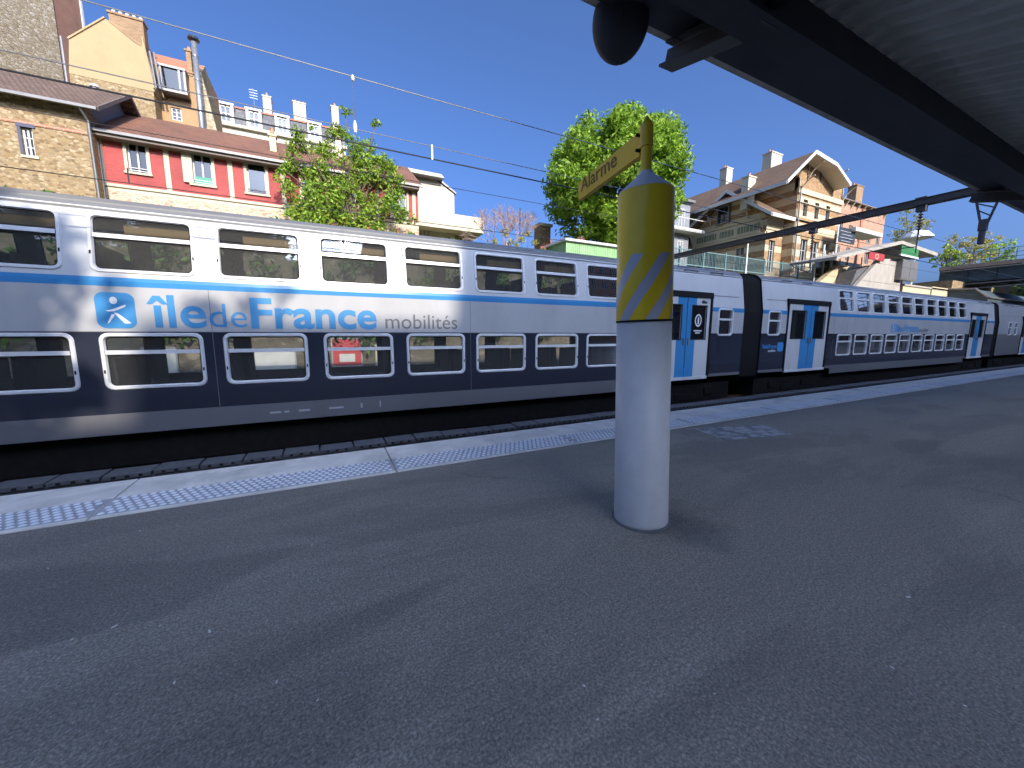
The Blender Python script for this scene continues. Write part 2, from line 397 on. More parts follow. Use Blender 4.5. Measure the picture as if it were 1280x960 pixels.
def text_part(name, body, size, mat, parent, origin, xdir=(1, 0, 0), zdir=(0, 0, 1), bold=0, depth=.003, width=None, align='LEFT'):
    """lettering as real thin mesh, lying on a surface"""
    cu = bpy.data.curves.new(name, 'FONT'); cu.body = body; cu.size = size; cu.extrude = depth; cu.offset = bold; cu.align_x = align
    cu.resolution_u = 4
    o = bpy.data.objects.new('tmp', cu); COL.objects.link(o)
    dg = bpy.context.evaluated_depsgraph_get(); me = bpy.data.meshes.new_from_object(o.evaluated_get(dg))
    bpy.data.objects.remove(o); bpy.data.curves.remove(cu)
    xs = [v.co.x for v in me.vertices]; w = max(xs)-min(xs); k = (width/w) if width else 1
    x0 = min(xs) if align == 'LEFT' else 0
    X = Vector(xdir).normalized(); Z = Vector(zdir).normalized(); Yv = Z.cross(X)  # out of the surface is -Yv... (x right, z up)
    off = Vector(origin) - root_loc(parent)
    for v in me.vertices:
        v.co = off + X*((v.co.x-x0)*k) + Z*v.co.y + (X.cross(Z))*v.co.z
    me.materials.clear(); me.materials.append(m[mat]); me.name = name
    o = bpy.data.objects.new(name, me); COL.objects.link(o); o.parent = parent
    return o

# ------------------------------------------------------------------ world, sun
SUN_EL, SUN_AZ = 28.0, 3.5      # azimuth measured from -Y (behind the camera) towards +X
w = bpy.data.worlds.new('World'); scene.world = w; w.use_nodes = True
sk = w.node_tree.nodes.new('ShaderNodeTexSky'); sk.sky_type = 'NISHITA'; sk.sun_disc = False
sk.sun_elevation = R(SUN_EL); sk.sun_rotation = R(180-SUN_AZ)
sk.altitude = 100; sk.air_density = .55; sk.dust_density = 6.5; sk.ozone_density = 10
w.node_tree.links.new(sk.outputs[0], w.node_tree.nodes['Background'].inputs[0])
w.node_tree.nodes['Background'].inputs[1].default_value = .112
sl = bpy.data.lights.new('sun', 'SUN'); sl.energy = 2.0; sl.angle = R(.5); sl.color = (1, .90, .76)
so = bpy.data.objects.new('sun', sl); COL.objects.link(so)
sd = Vector((math.sin(R(SUN_AZ))*math.cos(R(SUN_EL)), -math.cos(R(SUN_AZ))*math.cos(R(SUN_EL)), math.sin(R(SUN_EL))))
so.rotation_euler = sd.to_track_quat('Z', 'Y').to_euler()
scene.view_settings.view_transform = 'Standard'; scene.view_settings.look = 'None'
scene.view_settings.exposure = 1.66; scene.view_settings.gamma = 1
# ================================================================== SETTING: platform, track bed, terrain
KERB, TRAIN_Y, TRACK2 = 5.018, 8.8, 10.2
mb = MB()
mb.poly([(-60, -40, 0), (160, -40, 0), (160, 4.045, 0), (-60, 4.045, 0)])
struct('platform', mb, 'asphalt')
mb = MB(); tc = MB()
x = -1.80-2.42*12
while x < 150:
    L = 2.42
    g = .012
    mb.box(x+g/2, x+L-g/2, 4.05, KERB, -.16, .008)
    if x < 28:
        k = 0
        xx = x+.05
        tc.box(x+g/2+.004, x+L-g/2-.004, 4.105, 4.495, .008, .0105)
        if x > -6:
            xx = x+.05
            while xx < x+L-.04:
                for j in range(6):
                    yy = 4.137+j*.065; cx = xx + (.033 if j % 2 else 0)
                    if cx > x+L-.035: continue
                    n = 7 if x < 8 else 4
                    i = len(tc.v)
                    for rr, zz in ((.0225, .0105), (.0165, .0165)):
                        for q in range(n):
                            a = 2*math.pi*q/n; tc.v.append((cx+rr*1.15*math.cos(a), yy+rr*math.sin(a), zz))
                    for q in range(n): tc.f.append((i+q, i+(q+1) % n, i+n+(q+1) % n, i+n+q)); tc.mi.append(1)
                    tc.f.append(tuple(range(i+n, i+2*n))); tc.mi.append(1)
                xx += .066
    else:
        tc.box(x+g/2+.004, x+L-g/2-.004, 4.105, 4.495, .008, .0105, 1)
    x += L
mb.box(-60, 160, 4.6, KERB-.06, -1.2, -.165)
struct('platform_kerb', mb, 'kerb', bevel=.006)
struct('tactile_paving', tc, ['tactile', 'stud'])
pt = [at(868, 536, Z=0), at(906, 551, Z=0), at(991, 543, Z=0), at(952, 531, Z=0)]
struct('worn_paving_patch', MB().poly([(p.x, p.y, .004) for p in pt][::-1] if False else [(p.x, p.y, .004) for p in pt]), 'patch')

# track bed, rails, sleepers
mb = MB(); mb.poly([(-80, 4.9, -1.18), (160, 4.9, -1.18), (160, 18.2, -1.18), (-80, 18.2, -1.18)]); struct('ballast_bed', mb, 'ballast')
def rail_profile(y): return [(y+a, b-.38) for a, b in ((-.07, -.76), (.07, -.76), (.02, -.73), (.016, -.63), (.035, -.61), (.035, -.58), (-.035, -.58), (-.035, -.61), (-.016, -.63), (-.02, -.73))]
mb = MB()
for yc in (6.67, TRACK2):
    for s_ in (-1, 1): mb.prism(rail_profile(yc+s_*.7525), -80, 160, 'X')
struct('railway_rails', mb, 'rail')
mb = MB()
for yc in (6.67, TRACK2):
    x = -20
    while x < 80: mb.box(x, x+.26, yc-1.25, yc+1.25, -1.24, -1.145); x += .6
struct('railway_sleepers', mb, 'sleeper', bevel=.015)
# cable trough with lids between the tracks
t = thing('cable_trough', 'low concrete cable trough with butted lids running beside the far rail', 'cable trough', (0, 7.93, -1.2))
mb = MB(); mb.box(-30, 110, 7.78, 8.10, -1.22, -.765); mb.build('trough_body', 'dark_conc', t)
lid = None; x = -14.0; n = 0
while x < 44:
    if lid is None:
        q = MB(); q.box(0, .57, 7.74, 8.14, -.765, -.70)
        for k in range(3): q.box(.10+k*.16, .15+k*.16, 7.732, 7.74, -.75, -.715, 1)
        lid = q.build('lid', ['dark_conc', 'black'], t, bevel=.012); lid.location.x += x - 0
    else:
        c = lid.copy(); COL.objects.link(c); c.parent = t; c.location.x = x
        c.location.z = random.uniform(-.012, .012); c.rotation_euler.z = random.uniform(-.0012, .0012)
    x += .6; n += 1
mb = MB(); mb.box(44, 110, 7.74, 8.14, -.765, -.70); mb.build('lid', 'dark_conc', t)

# terrain on the far side: street level above a cutting
mb = MB()
prof = [(18.3, 5.6), (20, 6.25), (27, 8.0), (36, 9.0), (60, 9.6), (700, 11)]
for (y0, z0), (y1, z1) in zip(prof, prof[1:]):
    mb.poly([(-700, y0, z0), (900, y0, z0), (900, y1, z1), (-700, y1, z1)])
struct('terrain', mb, 'earth')
mb = MB(); mb.poly([(-700, -700, -1.3), (900, -700, -1.3), (900, 18.2, -1.3), (-700, 18.2, -1.3)]); struct('ground', mb, 'earth')
mb = MB(); mb.box(-60, 160, 12.25, 17.99, -1.3, -.05); struct('far_platform', mb, 'asphalt')

# retaining wall behind the far platform with posters
t = thing('retaining_wall', 'long pale stone retaining wall behind the train along the far platform', 'wall', (0, 18.2, 0))
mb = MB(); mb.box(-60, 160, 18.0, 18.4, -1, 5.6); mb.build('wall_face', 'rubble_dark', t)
mb = MB(); mb.box(-60, 160, 17.95, 18.45, 5.602, 5.70); mb.build('coping', 'kerb', t)
pi = 0
for (px0, px1, py0, py1, c, lab) in ((178, 222, 436, 466, 'poster_white', 'pale notice board on the far platform wall, seen through the second lower window'),
                           (318, 370, 440, 468, 'poster_white', 'white poster on the far platform wall, seen through the third lower window'),
                           (415, 452, 424, 456, 'red_sign', 'red poster on the far platform wall, seen through the fourth lower window'),
                           (470, 490, 432, 456, 'poster_tan', 'tan poster on the far platform wall, right of the red poster')):
    a = at(px0, py0, Y=17.9); b = at(px1, py1, Y=17.9)
    t = thing('platform_poster', lab, 'poster', ((a.x+b.x)/2, 17.9, b.z))
    MB().box(a.x, b.x, 17.9, 17.96, b.z, a.z).build('poster_board', c, t)
    q = MB()
    fr = .06
    q.box(a.x-fr, b.x+fr, 17.88, 17.94, a.z, a.z+fr); q.box(a.x-fr, b.x+fr, 17.88, 17.94, b.z-fr, b.z)
    q.box(a.x-fr, a.x, 17.88, 17.94, b.z, a.z); q.box(b.x, b.x+fr, 17.88, 17.94, b.z, a.z)
    q.build('poster_frame', 'steel', t)
    if c == 'red_sign':
        q = MB(); q.box(a.x+.25, b.x-.25, 17.89, 17.90, b.z+.15, b.z+.5); q.build('poster_panel', 'poster_white', t)

# ================================================================== TRAIN
TILT = [(-.28, 0), (2.36, 0), (3.50, .16), (3.59, .20), (3.70, .30), (3.79, .46), (3.86, .75), (3.90, 1.05), (3.91, 1.4)]
def prof(z):
    for (z0, y0), (z1, y1) in zip(TILT, TILT[1:]):
        if z <= z1: return y0+(y1-y0)*(z-z0)/(z1-z0)
    return 1.4
def side(u, v, w_): return (u, TRAIN_Y+prof(v)+w_, v)
def side2(u, v, w_): return (u, 2*TRACK2-TRAIN_Y-prof(v)-w_, v)
WW = 1.412
def rrect(x0, x1, z0, z1, r, n=4):
    P = []
    for cx, cz, a0 in ((x1-r, z1-r, 0), (x0+r, z1-r, 90), (x0+r, z0+r, 180), (x1-r, z0+r, 270)):
        for k in range(n+1):
            a = R(a0+90*k/n); P.append((cx+r*math.cos(a), cz+r*math.sin(a)))
    return P
def window_proto(car, z0, z1, wd, tilt, bar, loc, handle=True, gm='glass'):
    """frame ring with a cross bar, local origin at the lower left outer corner of the frame"""
    h = z1-z0
    def L(p, d): return (p[0], d + (tilt*p[1]/h), p[1])
    mb = MB(); o = rrect(0, wd, 0, h, .13); o2 = rrect(.018, wd-.018, .018, h-.018, .118); i_ = rrect(.072, wd-.072, .072, h-.072, .075)
    n = len(o)
    rings = [[L(p, .004) for p in o], [L(p, -.020) for p in o2], [L(p, -.020) for p in rrect(.058, wd-.058, .058, h-.058, .085)], [L(p, .035) for p in i_]]
    for A, B in zip(rings, rings[1:]):
        for k in range(n): mb.poly([A[k], A[(k+1) % n], B[(k+1) % n], B[k]][::-1])
    if bar:
        zb = h*bar
        for (za, zc, d) in ((zb-.034, zb+.034, -.012),):
            a = L((.07, za), d); b = L((wd-.07, za), d); c = L((wd-.07, zc), d); e = L((.07, zc), d)
            mb.poly([a, b, c, e]); a2 = L((.07, za), .03); b2 = L((wd-.07, za), .03); c2 = L((wd-.07, zc), .03); e2 = L((.07, zc), .03)
            mb.poly([a2, b2, b, a]); mb.poly([e, c, c2, e2])
    if handle:
        for xx, zz in ((wd-.036, h*.33), (.036, h*.33)):
            p = [L((xx+dx, zz+dz), -.026) for dx, dz in ((-.012, -.03), (.012, -.03), (.012, .03), (-.012, .03))]; mb.poly(p, 1)
    # dark rubber seal round the glass
    A = rings[3]; B = [L(p, .036) for p in rrect(.088, wd-.088, .088, h-.088, .066)]
    for k in range(n): mb.poly([A[k], A[(k+1) % n], B[(k+1) % n], B[k]][::-1], 1)
    o = mb.build('window', ['frame', 'black'], car, base=(0, 0, 0)); o.location = Vector(loc)-root_loc(car)
    g = MB(); g.poly([L(p, .037) for p in rrect(.06, wd-.06, .06, h-.06, .08)][::-1])
    gp = g.build('pane', gm, o, base=(0, 0, 0))
    return o

def door_leaf(car, x0, x1, inner, ring=False):
    """white leaf with a blue strip along the meeting edge and a dark window; y proud of the recess"""
    y = TRAIN_Y+.012; wz0, wz1 = 1.32, 2.43; wd = x1-x0
    if inner == 'R': bx0, bx1 = x1-.62*wd*.62, x1
    else: bx0, bx1 = x0, x0+.62*wd*.62
    wx0, wx1 = (x0+.16*wd, x1-.22*wd) if inner == 'R' else (x0+.22*wd, x1-.16*wd)
    mb = MB()
    P = lambda u, v, w_: (u, y+w_, v)
    blue = [(bx0, bx1)]
    mb.facade(P, x0, x1, .03, 2.72, [(wx0, wx1, wz0, wz1)], None, us=(bx0, bx1), depth=.05)
    o = mb.build('door', ['white', 'blue'], car)
    me = o.data
    for p in me.polygons:
        c = p.center.x + root_loc(car).x
        if bx0 < c < bx1 and abs(p.normal.y) > .5: p.material_index = 1
    MB().poly([(wx0-.01, y+.035, wz0-.01), (wx1+.01, y+.035, wz0-.01), (wx1+.01, y+.035, wz1+.01), (wx0-.01, y+.035, wz1+.01)]).build('door_window', 'doorglass', o)
    # black gasket
    g = MB(); k = .035
    for a, b, c, d in ((wx0-k, wx1+k, wz0-k, wz0), (wx0-k, wx1+k, wz1, wz1+k), (wx0-k, wx0, wz0, wz1), (wx1, wx1+k, wz0, wz1)): g.box(a, b, y-.006, y+.004, c, d)
    g.build('gasket', 'black', o)
    hx = x1-.10 if inner == 'R' else x0+.10
    MB().box(hx-.025, hx+.025, y-.035, y, 1.12, 1.36).build('handle', 'steel', o)
    MB().box(x0, x1, y-.05, y+.02, -.07, .03).build('step_plate', 'frame', o)
    if ring:
        cx, cz = (wx0+wx1)/2, 1.95; q = MB(); n = 20
        for k in range(n):
            a, b = 2*math.pi*k/n, 2*math.pi*(k+1)/n
            q.poly([(cx+r_*math.cos(w_), y+.03, cz+1.25*r_*math.sin(w_)) for r_, w_ in ((.17, a), (.17, b), (.125, b), (.125, a))][::-1])
        q.box(cx-.035, cx+.035, y+.026, y+.03, cz-.12, cz+.1); q.box(cx-.2, cx+.2, y+.026, y+.03, cz-.37, cz-.33); q.box(cx-.12, cx+.12, y+.026, y+.03, cz-.44, cz-.41)
        q.build('sticker', 'white_text', o)
        q = MB(); q.prism([(x1-.45, 2.52), (x1-.2, 2.52), (x1-.15, 2.57), (x1-.25, 2.6), (x1-.4, 2.64), (x1-.45, 2.6)], y-.004, y, 'Y'); q.build('door_mark', 'dark_board', o)
    return o

def door_set(car, x0, x1, xc, ring=False):
    f = MB(); y0 = TRAIN_Y-.03; y1 = TRAIN_Y+.10
    f.box(x0, x1, y0, y1, 2.73, 2.90); f.box(x0, x0+.09, y0, y1, 0, 2.73); f.box(x1-.09, x1, y0, y1, 0, 2.73)
    f.build('door_surround', 'black', car, bevel=.02)
    door_leaf(car, x0+.10, xc-.012, 'R'); door_leaf(car, xc+.012, x1-.10, 'L', ring)

def carriage(label, xa, xb, wins, pitch, winw, doors, endwins, livery=0):
    """double-deck carriage from xa to xb; wins = X of the left edge of each window"""
    car = thing('train_carriage', label, 'train carriage', ((xa+xb)/2, TRACK2, -.58), 'coupled double-deck train carriages')
    W, G, N, S, B, RF = ('white', 'grey', 'navy', 'skirt', 'blue', 'roofgrey') if not livery else ('silver', 'silver', 'skirt', 'skirt', 'silver', 'roofgrey')
    ins = .04; LZ = (.505, 1.495); UZ = (2.49, 3.49)
    holes = []
    for x in wins:
        holes += [(x+ins, x+winw-ins, LZ[0]+ins, LZ[1]-ins), (x+ins, x+winw-ins, UZ[0]+ins, UZ[1]-ins)]
    for x in endwins: holes.append((x+ins, x+.85-ins, 1.42+ins, 2.40-ins))
    for a, b, c in doors: holes.append((a+.02, b-.02, -.02, 2.88))
    zs = [p[0] for p in TILT]
    deck0, deck1 = min(wins)-.35, max(wins)+winw+.35
    bands = [(-.5, 3), (.09, 2), (1.515, 1), (2.27, 4), (2.42, 0), (3.515, 5)]
    mb = MB()
    mb.facade(side, xa, xb, -.28, 3.91, holes, bands, us=(deck0, deck1), vs=zs, depth=.06, reveal=6)
    # vestibule ends stop at door-sill level: drop the skirt faces there
    keep = [k for k, f in enumerate(mb.f) if not (max(mb.v[i][2] for i in f) <= .095 and (sum(mb.v[i][0] for i in f)/len(f) < deck0 or sum(mb.v[i][0] for i in f)/len(f) > deck1) and max(mb.v[i][2] for i in f) <= -.0)]
    mb.f = [mb.f[k] for k in keep]; mb.mi = [mb.mi[k] for k in keep]
    mb.facade(side2, xa, xb, -.28, 3.91, holes[:2*len(wins)], bands, vs=zs, depth=.06, reveal=6)
    ends = [(TRAIN_Y+y, z) for z, y in TILT] + [(2*TRACK2-TRAIN_Y-y, z) for z, y in TILT[::-1]]
    for x in (xa+.001, xb-.001): mb.poly([(x, y, z) for y, z in ends], 6)
    mb.build('body', [W, G, N, S, B, RF, 'black'], car)
    # panel joints and gutter line standing a few mm proud
    g = MB()
    for x in [deck0, deck1] + [x+winw+(pitch-winw)/2 for x in wins[:-1:3]]:
        g.box(x-.005, x+.005, TRAIN_Y-.003, TRAIN_Y+.002, .1, 2.27)
    g.box(deck0, deck1, TRAIN_Y-.008, TRAIN_Y+.002, 1.505, 1.517)
    for sx, ex in ((xa+.3, deck0-.2), (deck1+.2, xb-.3)):
        g.box(sx, ex, TRAIN_Y+prof(2.82)-.008, TRAIN_Y+prof(2.82)+.01, 2.81, 2.83)
    g.build('panel_joints', 'skirt', car)
    # drip rail along the roof edge, roof hatches and lifting eyes
    q = MB(); q.tube([(xa+.05, TRAIN_Y+prof(3.56)-.012, 3.56), (xb-.05, TRAIN_Y+prof(3.56)-.012, 3.56)], .016, 5); q.build('drip_rail', 'frame', car)
    for sx in (xa+1.2, xa+2.7, xb-3.2, xb-1.9):
        q = MB(); z0 = 3.725; q.poly([(sx, TRAIN_Y+prof(3.72)-.01, 3.725), (sx+.9, TRAIN_Y+prof(3.72)-.01, 3.725), (sx+.9, TRAIN_Y+prof(3.85)-.01, 3.86), (sx, TRAIN_Y+prof(3.85)-.01, 3.86)])
        q.build('roof_hatch', 'dark_board', car)
        q = MB(); q.tube([(sx+.1, TRAIN_Y+prof(3.56)-.02, 3.57), (sx+.1, TRAIN_Y+prof(3.56)-.05, 3.60), (sx+.75, TRAIN_Y+prof(3.56)-.05, 3.60), (sx+.75, TRAIN_Y+prof(3.56)-.02, 3.57)], .014, 5); q.build('grab_rail', 'underframe', car)
    # windows, each with its pane
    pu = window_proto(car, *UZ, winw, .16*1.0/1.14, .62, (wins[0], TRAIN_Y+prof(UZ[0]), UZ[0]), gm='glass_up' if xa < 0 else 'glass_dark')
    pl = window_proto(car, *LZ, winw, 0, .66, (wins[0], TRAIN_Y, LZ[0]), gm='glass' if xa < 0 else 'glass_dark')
    base = root_loc(car)
    for x in wins[1:]:
        dup(pu, car, Vector((x, TRAIN_Y+prof(UZ[0]), UZ[0]))-base); dup(pl, car, Vector((x, TRAIN_Y, LZ[0]))-base)
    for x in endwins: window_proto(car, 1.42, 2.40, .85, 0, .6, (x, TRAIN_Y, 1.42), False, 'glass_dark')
    for k, (a, b, c) in enumerate(doors): door_set(car, a, b, c, k == len(doors)-1 and livery == 0 and xa < 0)
    # interior: two decks, seats, ceiling, tan luggage shelves, far windows' dark edges
    q = MB(); yi0, yi1 = TRAIN_Y+.14, 2*TRACK2-TRAIN_Y-.14
    q.box(deck0, deck1, yi0, yi1, -.12, -.06); q.box(deck0, deck1, yi0, yi1, 1.78, 1.86); q.box(deck0-.05, deck1+.05, yi0+.12, yi1-.12, 3.64, 3.68, 1)
    q.box(xa+.1, deck0, yi0, yi1, -.02, .03); q.box(deck1, xb-.1, yi0, yi1, -.02, .03)
    for x in (deck0-.05, deck1): q.box(x, x+.05, yi0+.05, yi1-.05, 0, 3.5)
    q.build('interior', ['interior', 'ceiling'], car)
    s_ = MB()
    for x in wins:
        for zf in (-.06, 1.86):
            for ya, yb in ((yi0+.03, yi0+.95), (yi1-.95, yi1-.03)):
                if zf > 0: ya, yb = (ya+.1, yb) if ya < TRACK2 else (ya, yb-.1)
                s_.box(x+.10, x+.56, ya, yb, zf+.32, zf+.44); s_.box(x+.0, x+.10, ya, yb, zf+.32, zf+1.12)
                s_.box(x+1.02, x+1.48, ya, yb, zf+.32, zf+.44); s_.box(x+1.48, x+1.58, ya, yb, zf+.32, zf+1.12)
    s_.build('seats', 'seat', car, bevel=.03)
    lp = MB()
    for x in wins: lp.box(x+.42, x+1.36, TRAIN_Y+.26, TRAIN_Y+.55, 3.20, 3.34)
    lp.build('luggage_shelves', 'tan', car)
    # underframe and bogies
    u = MB(); u.box(xa+.2, xb-.2, TRAIN_Y+.25, 2*TRACK2-TRAIN_Y-.25, -.92, -.282); u.build('underframe', 'underframe', car)
    for bx in (xa+2.6, xb-2.6):
        b = MB(); b.box(bx-1.5, bx+1.5, TRAIN_Y+.28, TRAIN_Y+.46, -.72, -.28); b.box(bx-.5, bx+.5, TRAIN_Y+.22, TRAIN_Y+.5, -.85, -.6)
        for wx in (bx-1.2, bx+1.2): b.box(wx-.22, wx+.22, TRAIN_Y+.2, TRAIN_Y+.46, -.72, -.42)
        bo = b.build('bogie', 'underframe', car, bevel=.03)
        for wx in (bx-1.2, bx+1.2):
            n = 24; wv = MB(); c = [(wx+.43*math.cos(2*math.pi*k/n), -.53+.43*math.sin(2*math.pi*k/n)) for k in range(n)]
            wv.prism(c, TRACK2-.80, TRACK2-.66, 'Y'); wv.build('wheel', 'underframe', bo)
    return car

def idfm_mark(car, x0, zb, k, cb='sky_text', cg='grey_text'):
    """rounded square emblem and lettering; k = scale of the big decal"""
    y = TRAIN_Y-.004
    def lw(a): return x0+a*k
    q = MB(); q.prism(rrect(lw(0), lw(.50), zb-.03*k, zb+.57*k, .12*k, 5), y-.002, y+.006, 'Y'); e = q.build('emblem', cb, car)
    f = MB(); n = 16; cx, cz = lw(.235), zb+.435*k
    f.poly([(cx+.05*k*math.cos(2*math.pi*j/n), y-.0045, cz+.062*k*math.sin(2*math.pi*j/n)) for j in range(n)])
    def stroke(pts):
        f.poly([(lw(a), y-.0045, zb+b*k) for a, b in pts])
    stroke([(.12, .265), (.20, .285), (.38, .37), (.385, .345), (.29, .285), (.23, .255), (.16, .25)])
    stroke([(.22, .235), (.27, .225), (.43, .055), (.345, .05), (.24, .20)])
    stroke([(.19, .21), (.235, .20), (.15, .06), (.125, .045)])
    f.build('figure', 'white_text', e)
    text_part('lettering', 'île', .80*k, cb, car, (lw(.65), y, zb), bold=.013*k, width=.82*k, depth=.003)
    text_part('lettering', 'de', .64*k, cb, car, (lw(1.51), y, zb), width=.58*k, bold=-.003*k)
    text_part('lettering', 'France', .80*k, cb, car, (lw(2.15), y, zb), bold=.020*k, width=2.30*k)
    text_part('lettering', 'mobilités', .47*k, cg, car, (lw(4.63), y, zb), width=1.66*k)

wins1 = [-3.432+1.6979*n for n in range(-3, 7)]
c1 = carriage('nearest double-deck carriage with big blue lettering, half in sunlight, left of the dark gangway', -14.4, 13.92, wins1, 1.698, WW, [(-13.2, -10.8, -12.0), (9.62, 12.14, 10.90)], [12.47])
idfm_mark(c1, -3.41, 1.60, 1.0)
tb = MB()
for k, (a, b) in enumerate(((338, 352), (356, 362), (374, 388), (412, 430))):
    pa = at(a, 520, Y=TRAIN_Y); pb = at(b, 518, Y=TRAIN_Y); tb.box(pa.x, pb.x, TRAIN_Y-.004, TRAIN_Y+.002, -.12, -.08)
tb.box(1.02, 1.05, TRAIN_Y-.004, TRAIN_Y+.002, -.16, -.02); tb.box(.62, .66, TRAIN_Y-.004, TRAIN_Y+.002, -.14, -.04)
tb.build('stencil_marks', 'grey', c1)
wins2 = [20.79+1.6085*n for n in range(10)]
c2 = carriage('second double-deck carriage in shade, small blue lettering on its dark end beside a double door', 15.08, 42.0, wins2, 1.6085, 1.34, [(16.72, 19.95, 18.5), (37.3, 40.3, 38.8)], [15.45])
idfm_mark(c2, 26.1, 1.62, .75, 'sky_text', 'grey_text')
e_ = MB(); e_.prism(rrect(16.22, 16.62, .80, 1.16, .08), TRAIN_Y-.006, TRAIN_Y, 'Y'); e_.build('emblem', 'sky_text', c2)
text_part('lettering', 'îledeFrance', .24, 'sky_text', c2, (15.22, TRAIN_Y-.004, .93), bold=.004, width=.95)
text_part('lettering', 'mobilités', .14, 'white_text', c2, (15.62, TRAIN_Y-.004, .79), width=.5)
wins3 = [52.4+1.61*n for n in range(10)]
c3 = carriage('third carriage in plain silver grey at the far right end of the train', 43.0, 70.0, wins3, 1.61, 1.34, [(48.6, 51.4, 50.0)], [45.2, 46.6], 1)
# gangway bellows belong to the carriage they are bolted to
for car, xa, xb in ((c1, 13.92, 15.08), (c2, 42.0, 43.0)):
    q = MB(); N = 10
    ends = [(TRAIN_Y+y+.06, z) for z, y in TILT] + [(2*TRACK2-TRAIN_Y-y-.06, z) for z, y in TILT[::-1]]
    ends = [(y, max(z, -.1)-.04) for y, z in ends]
    rings = []
    for k in range(N*2+1):
        x = xa+(xb-xa)*k/(N*2); s_ = 0 if k % 2 == 0 else .05
        rings.append([(x, TRACK2+(y-TRACK2)*(1-s_/1.4), 1.8+(z-1.8)*(1-s_/2)) for y, z in ends])
    for A, B in zip(rings, rings[1:]):
        n = len(A)
        for j in range(n): q.poly([A[j], A[(j+1) % n], B[(j+1) % n], B[j]])
    q.build('gangway_bellows', 'black', car)
    q = MB(); q.box(xa+.1, xb-.1, TRAIN_Y+.5, TRAIN_Y+1.9, -.35, 0); q.build('coupler', 'underframe', car)
# ================================================================== PLATFORM FURNITURE
CX, CY = 2.226, 2.12
zt = lambda y: at(805, y, Y=CY).z
# striped band material: diagonal stripes wound round the column (paint pattern, in the part's own space)
t = NT('alarm_stripes'); s = t.node('SeparateXYZ'); t.link(t.tc.outputs['Object'], s.inputs[0])
an = t.node('Math', operation='ARCTAN2'); ng = t.node('Math', operation='MULTIPLY'); ng.inputs[1].default_value = -1; t.link(s.outputs['Y'], ng.inputs[0]); t.link(s.outputs['X'], an.inputs[0]); t.link(ng.outputs[0], an.inputs[1])
mu = t.node('Math', operation='MULTIPLY_ADD'); mu.inputs[1].default_value = -.2*1.5; t.link(an.outputs[0], mu.inputs[0]); t.link(s.outputs['Z'], mu.inputs[2])
dv = t.node('Math', operation='MULTIPLY_ADD'); dv.inputs[1].default_value = 1/.30; dv.inputs[2].default_value = .32; t.link(mu.outputs[0], dv.inputs[0])
fr = t.node('Math', operation='FRACT'); t.link(dv.outputs[0], fr.inputs[0])
gt = t.node('Math', operation='LESS_THAN'); gt.inputs[1].default_value = .42; t.link(fr.outputs[0], gt.inputs[0])
top = t.node('Math', operation='LESS_THAN'); top.inputs[1].default_value = 2.06; t.link(s.outputs['Z'], top.inputs[0])
an2 = t.node('Math', operation='MULTIPLY'); t.link(gt.outputs[0], an2.inputs[0]); t.link(top.outputs[0], an2.inputs[1])
nz = t.ramp(t.noise(5, 6, .6), [(.3, (.78, .52, .010)), (.7, (.86, .60, .018))])
t.col(t.mix(an2.outputs[0], nz, (.46, .47, .54))); m['stripes'] = t.set(.36, 0, .5)

col = thing('alarm_column', 'tall grey round alarm column with yellow striped top and sign arm, standing on the asphalt', 'alarm column', (CX, CY, 0))
zs, z16, zc = zt(238), 1.60, zt(214)
q = MB(); q.lathe([(.208, 0), (.209, .03), (.199, z16)], (CX, CY), 48); q.build('column_shaft', 'post_grey', col, smooth=True)
q = MB(); q.lathe([(.2025, z16), (.204, z16+.006), (.196, zs-.004), (.1945, zs)], (CX, CY), 48); o = q.build('yellow_band', 'stripes', col, smooth=True)
q = MB(); q.lathe([(.232, .001), (.228, .010), (.209, .014)], (CX, CY), 40); q.build('base_seal', 'dark_conc', col)
q = MB(); q.lathe([(.2042, z16-.012), (.2042, z16+.001)], (CX, CY), 48); q.build('band_joint', 'black', col)
q = MB(); q.box(CX-.012, CX+.012, CY+.0, CY+.212, z16+.02, zs-.02); 
q = MB(); q.lathe([(.196, zs), (.19, zs+.01), (.05, zc+.004), (.05, zc+.02)], (CX, CY), 48); q.build('cone_cap', 'post_cone', col, smooth=False)
zp, zq, zr = zt(178), zt(150), zt(136)
q = MB(); q.lathe([(.038, zc), (.038, zp), (.046, zp+.001), (.046, zq), (.002, zr)], (CX, CY), 24); q.build('sign_post', 'yellow', col)
d = Vector((.155, .988, 0)).normalized(); nrm = Vector((-d.y, d.x, 0))
z0, z1 = zt(186)+.005, zt(153)
def sgn(t0, t1, za, zb, w0, w1):
    q = MB(); i = []
    for tt in (t0, t1):
        for ww in (w0, w1):
            for zz in (za, zb): i.append(Vector((CX, CY, zz))+d*tt+nrm*ww)
    a = i; q.v = [tuple(p) for p in a]
    q.f = [(0, 1, 3, 2), (4, 6, 7, 5), (0, 4, 5, 1), (2, 3, 7, 6), (0, 2, 6, 4), (1, 5, 7, 3)]; q.mi = [0]*6; return q
plate = sgn(.05, 1.0, z0, z1, -.022, .022).build('sign_plate', 'yellow', col, fixn=True)
text_part('lettering', 'Alarme', .168, 'text_dark', plate, Vector((CX, CY, z0+.055))+d*.945+nrm*.024, xdir=-d, zdir=(0, 0, 1), width=.60, depth=.0015)
q = MB()
for zz in (z0+.03, z1-.03):
    p = Vector((CX, CY, zz))+d*.045+nrm*.02; q.tube([p, p+nrm*.035], .012, 8)
q.build('bolt', 'black', col)
col.rotation_mode = 'AXIS_ANGLE'; col.rotation_axis_angle = (R(-1.9), .444, .896, 0)   # the post leans a little

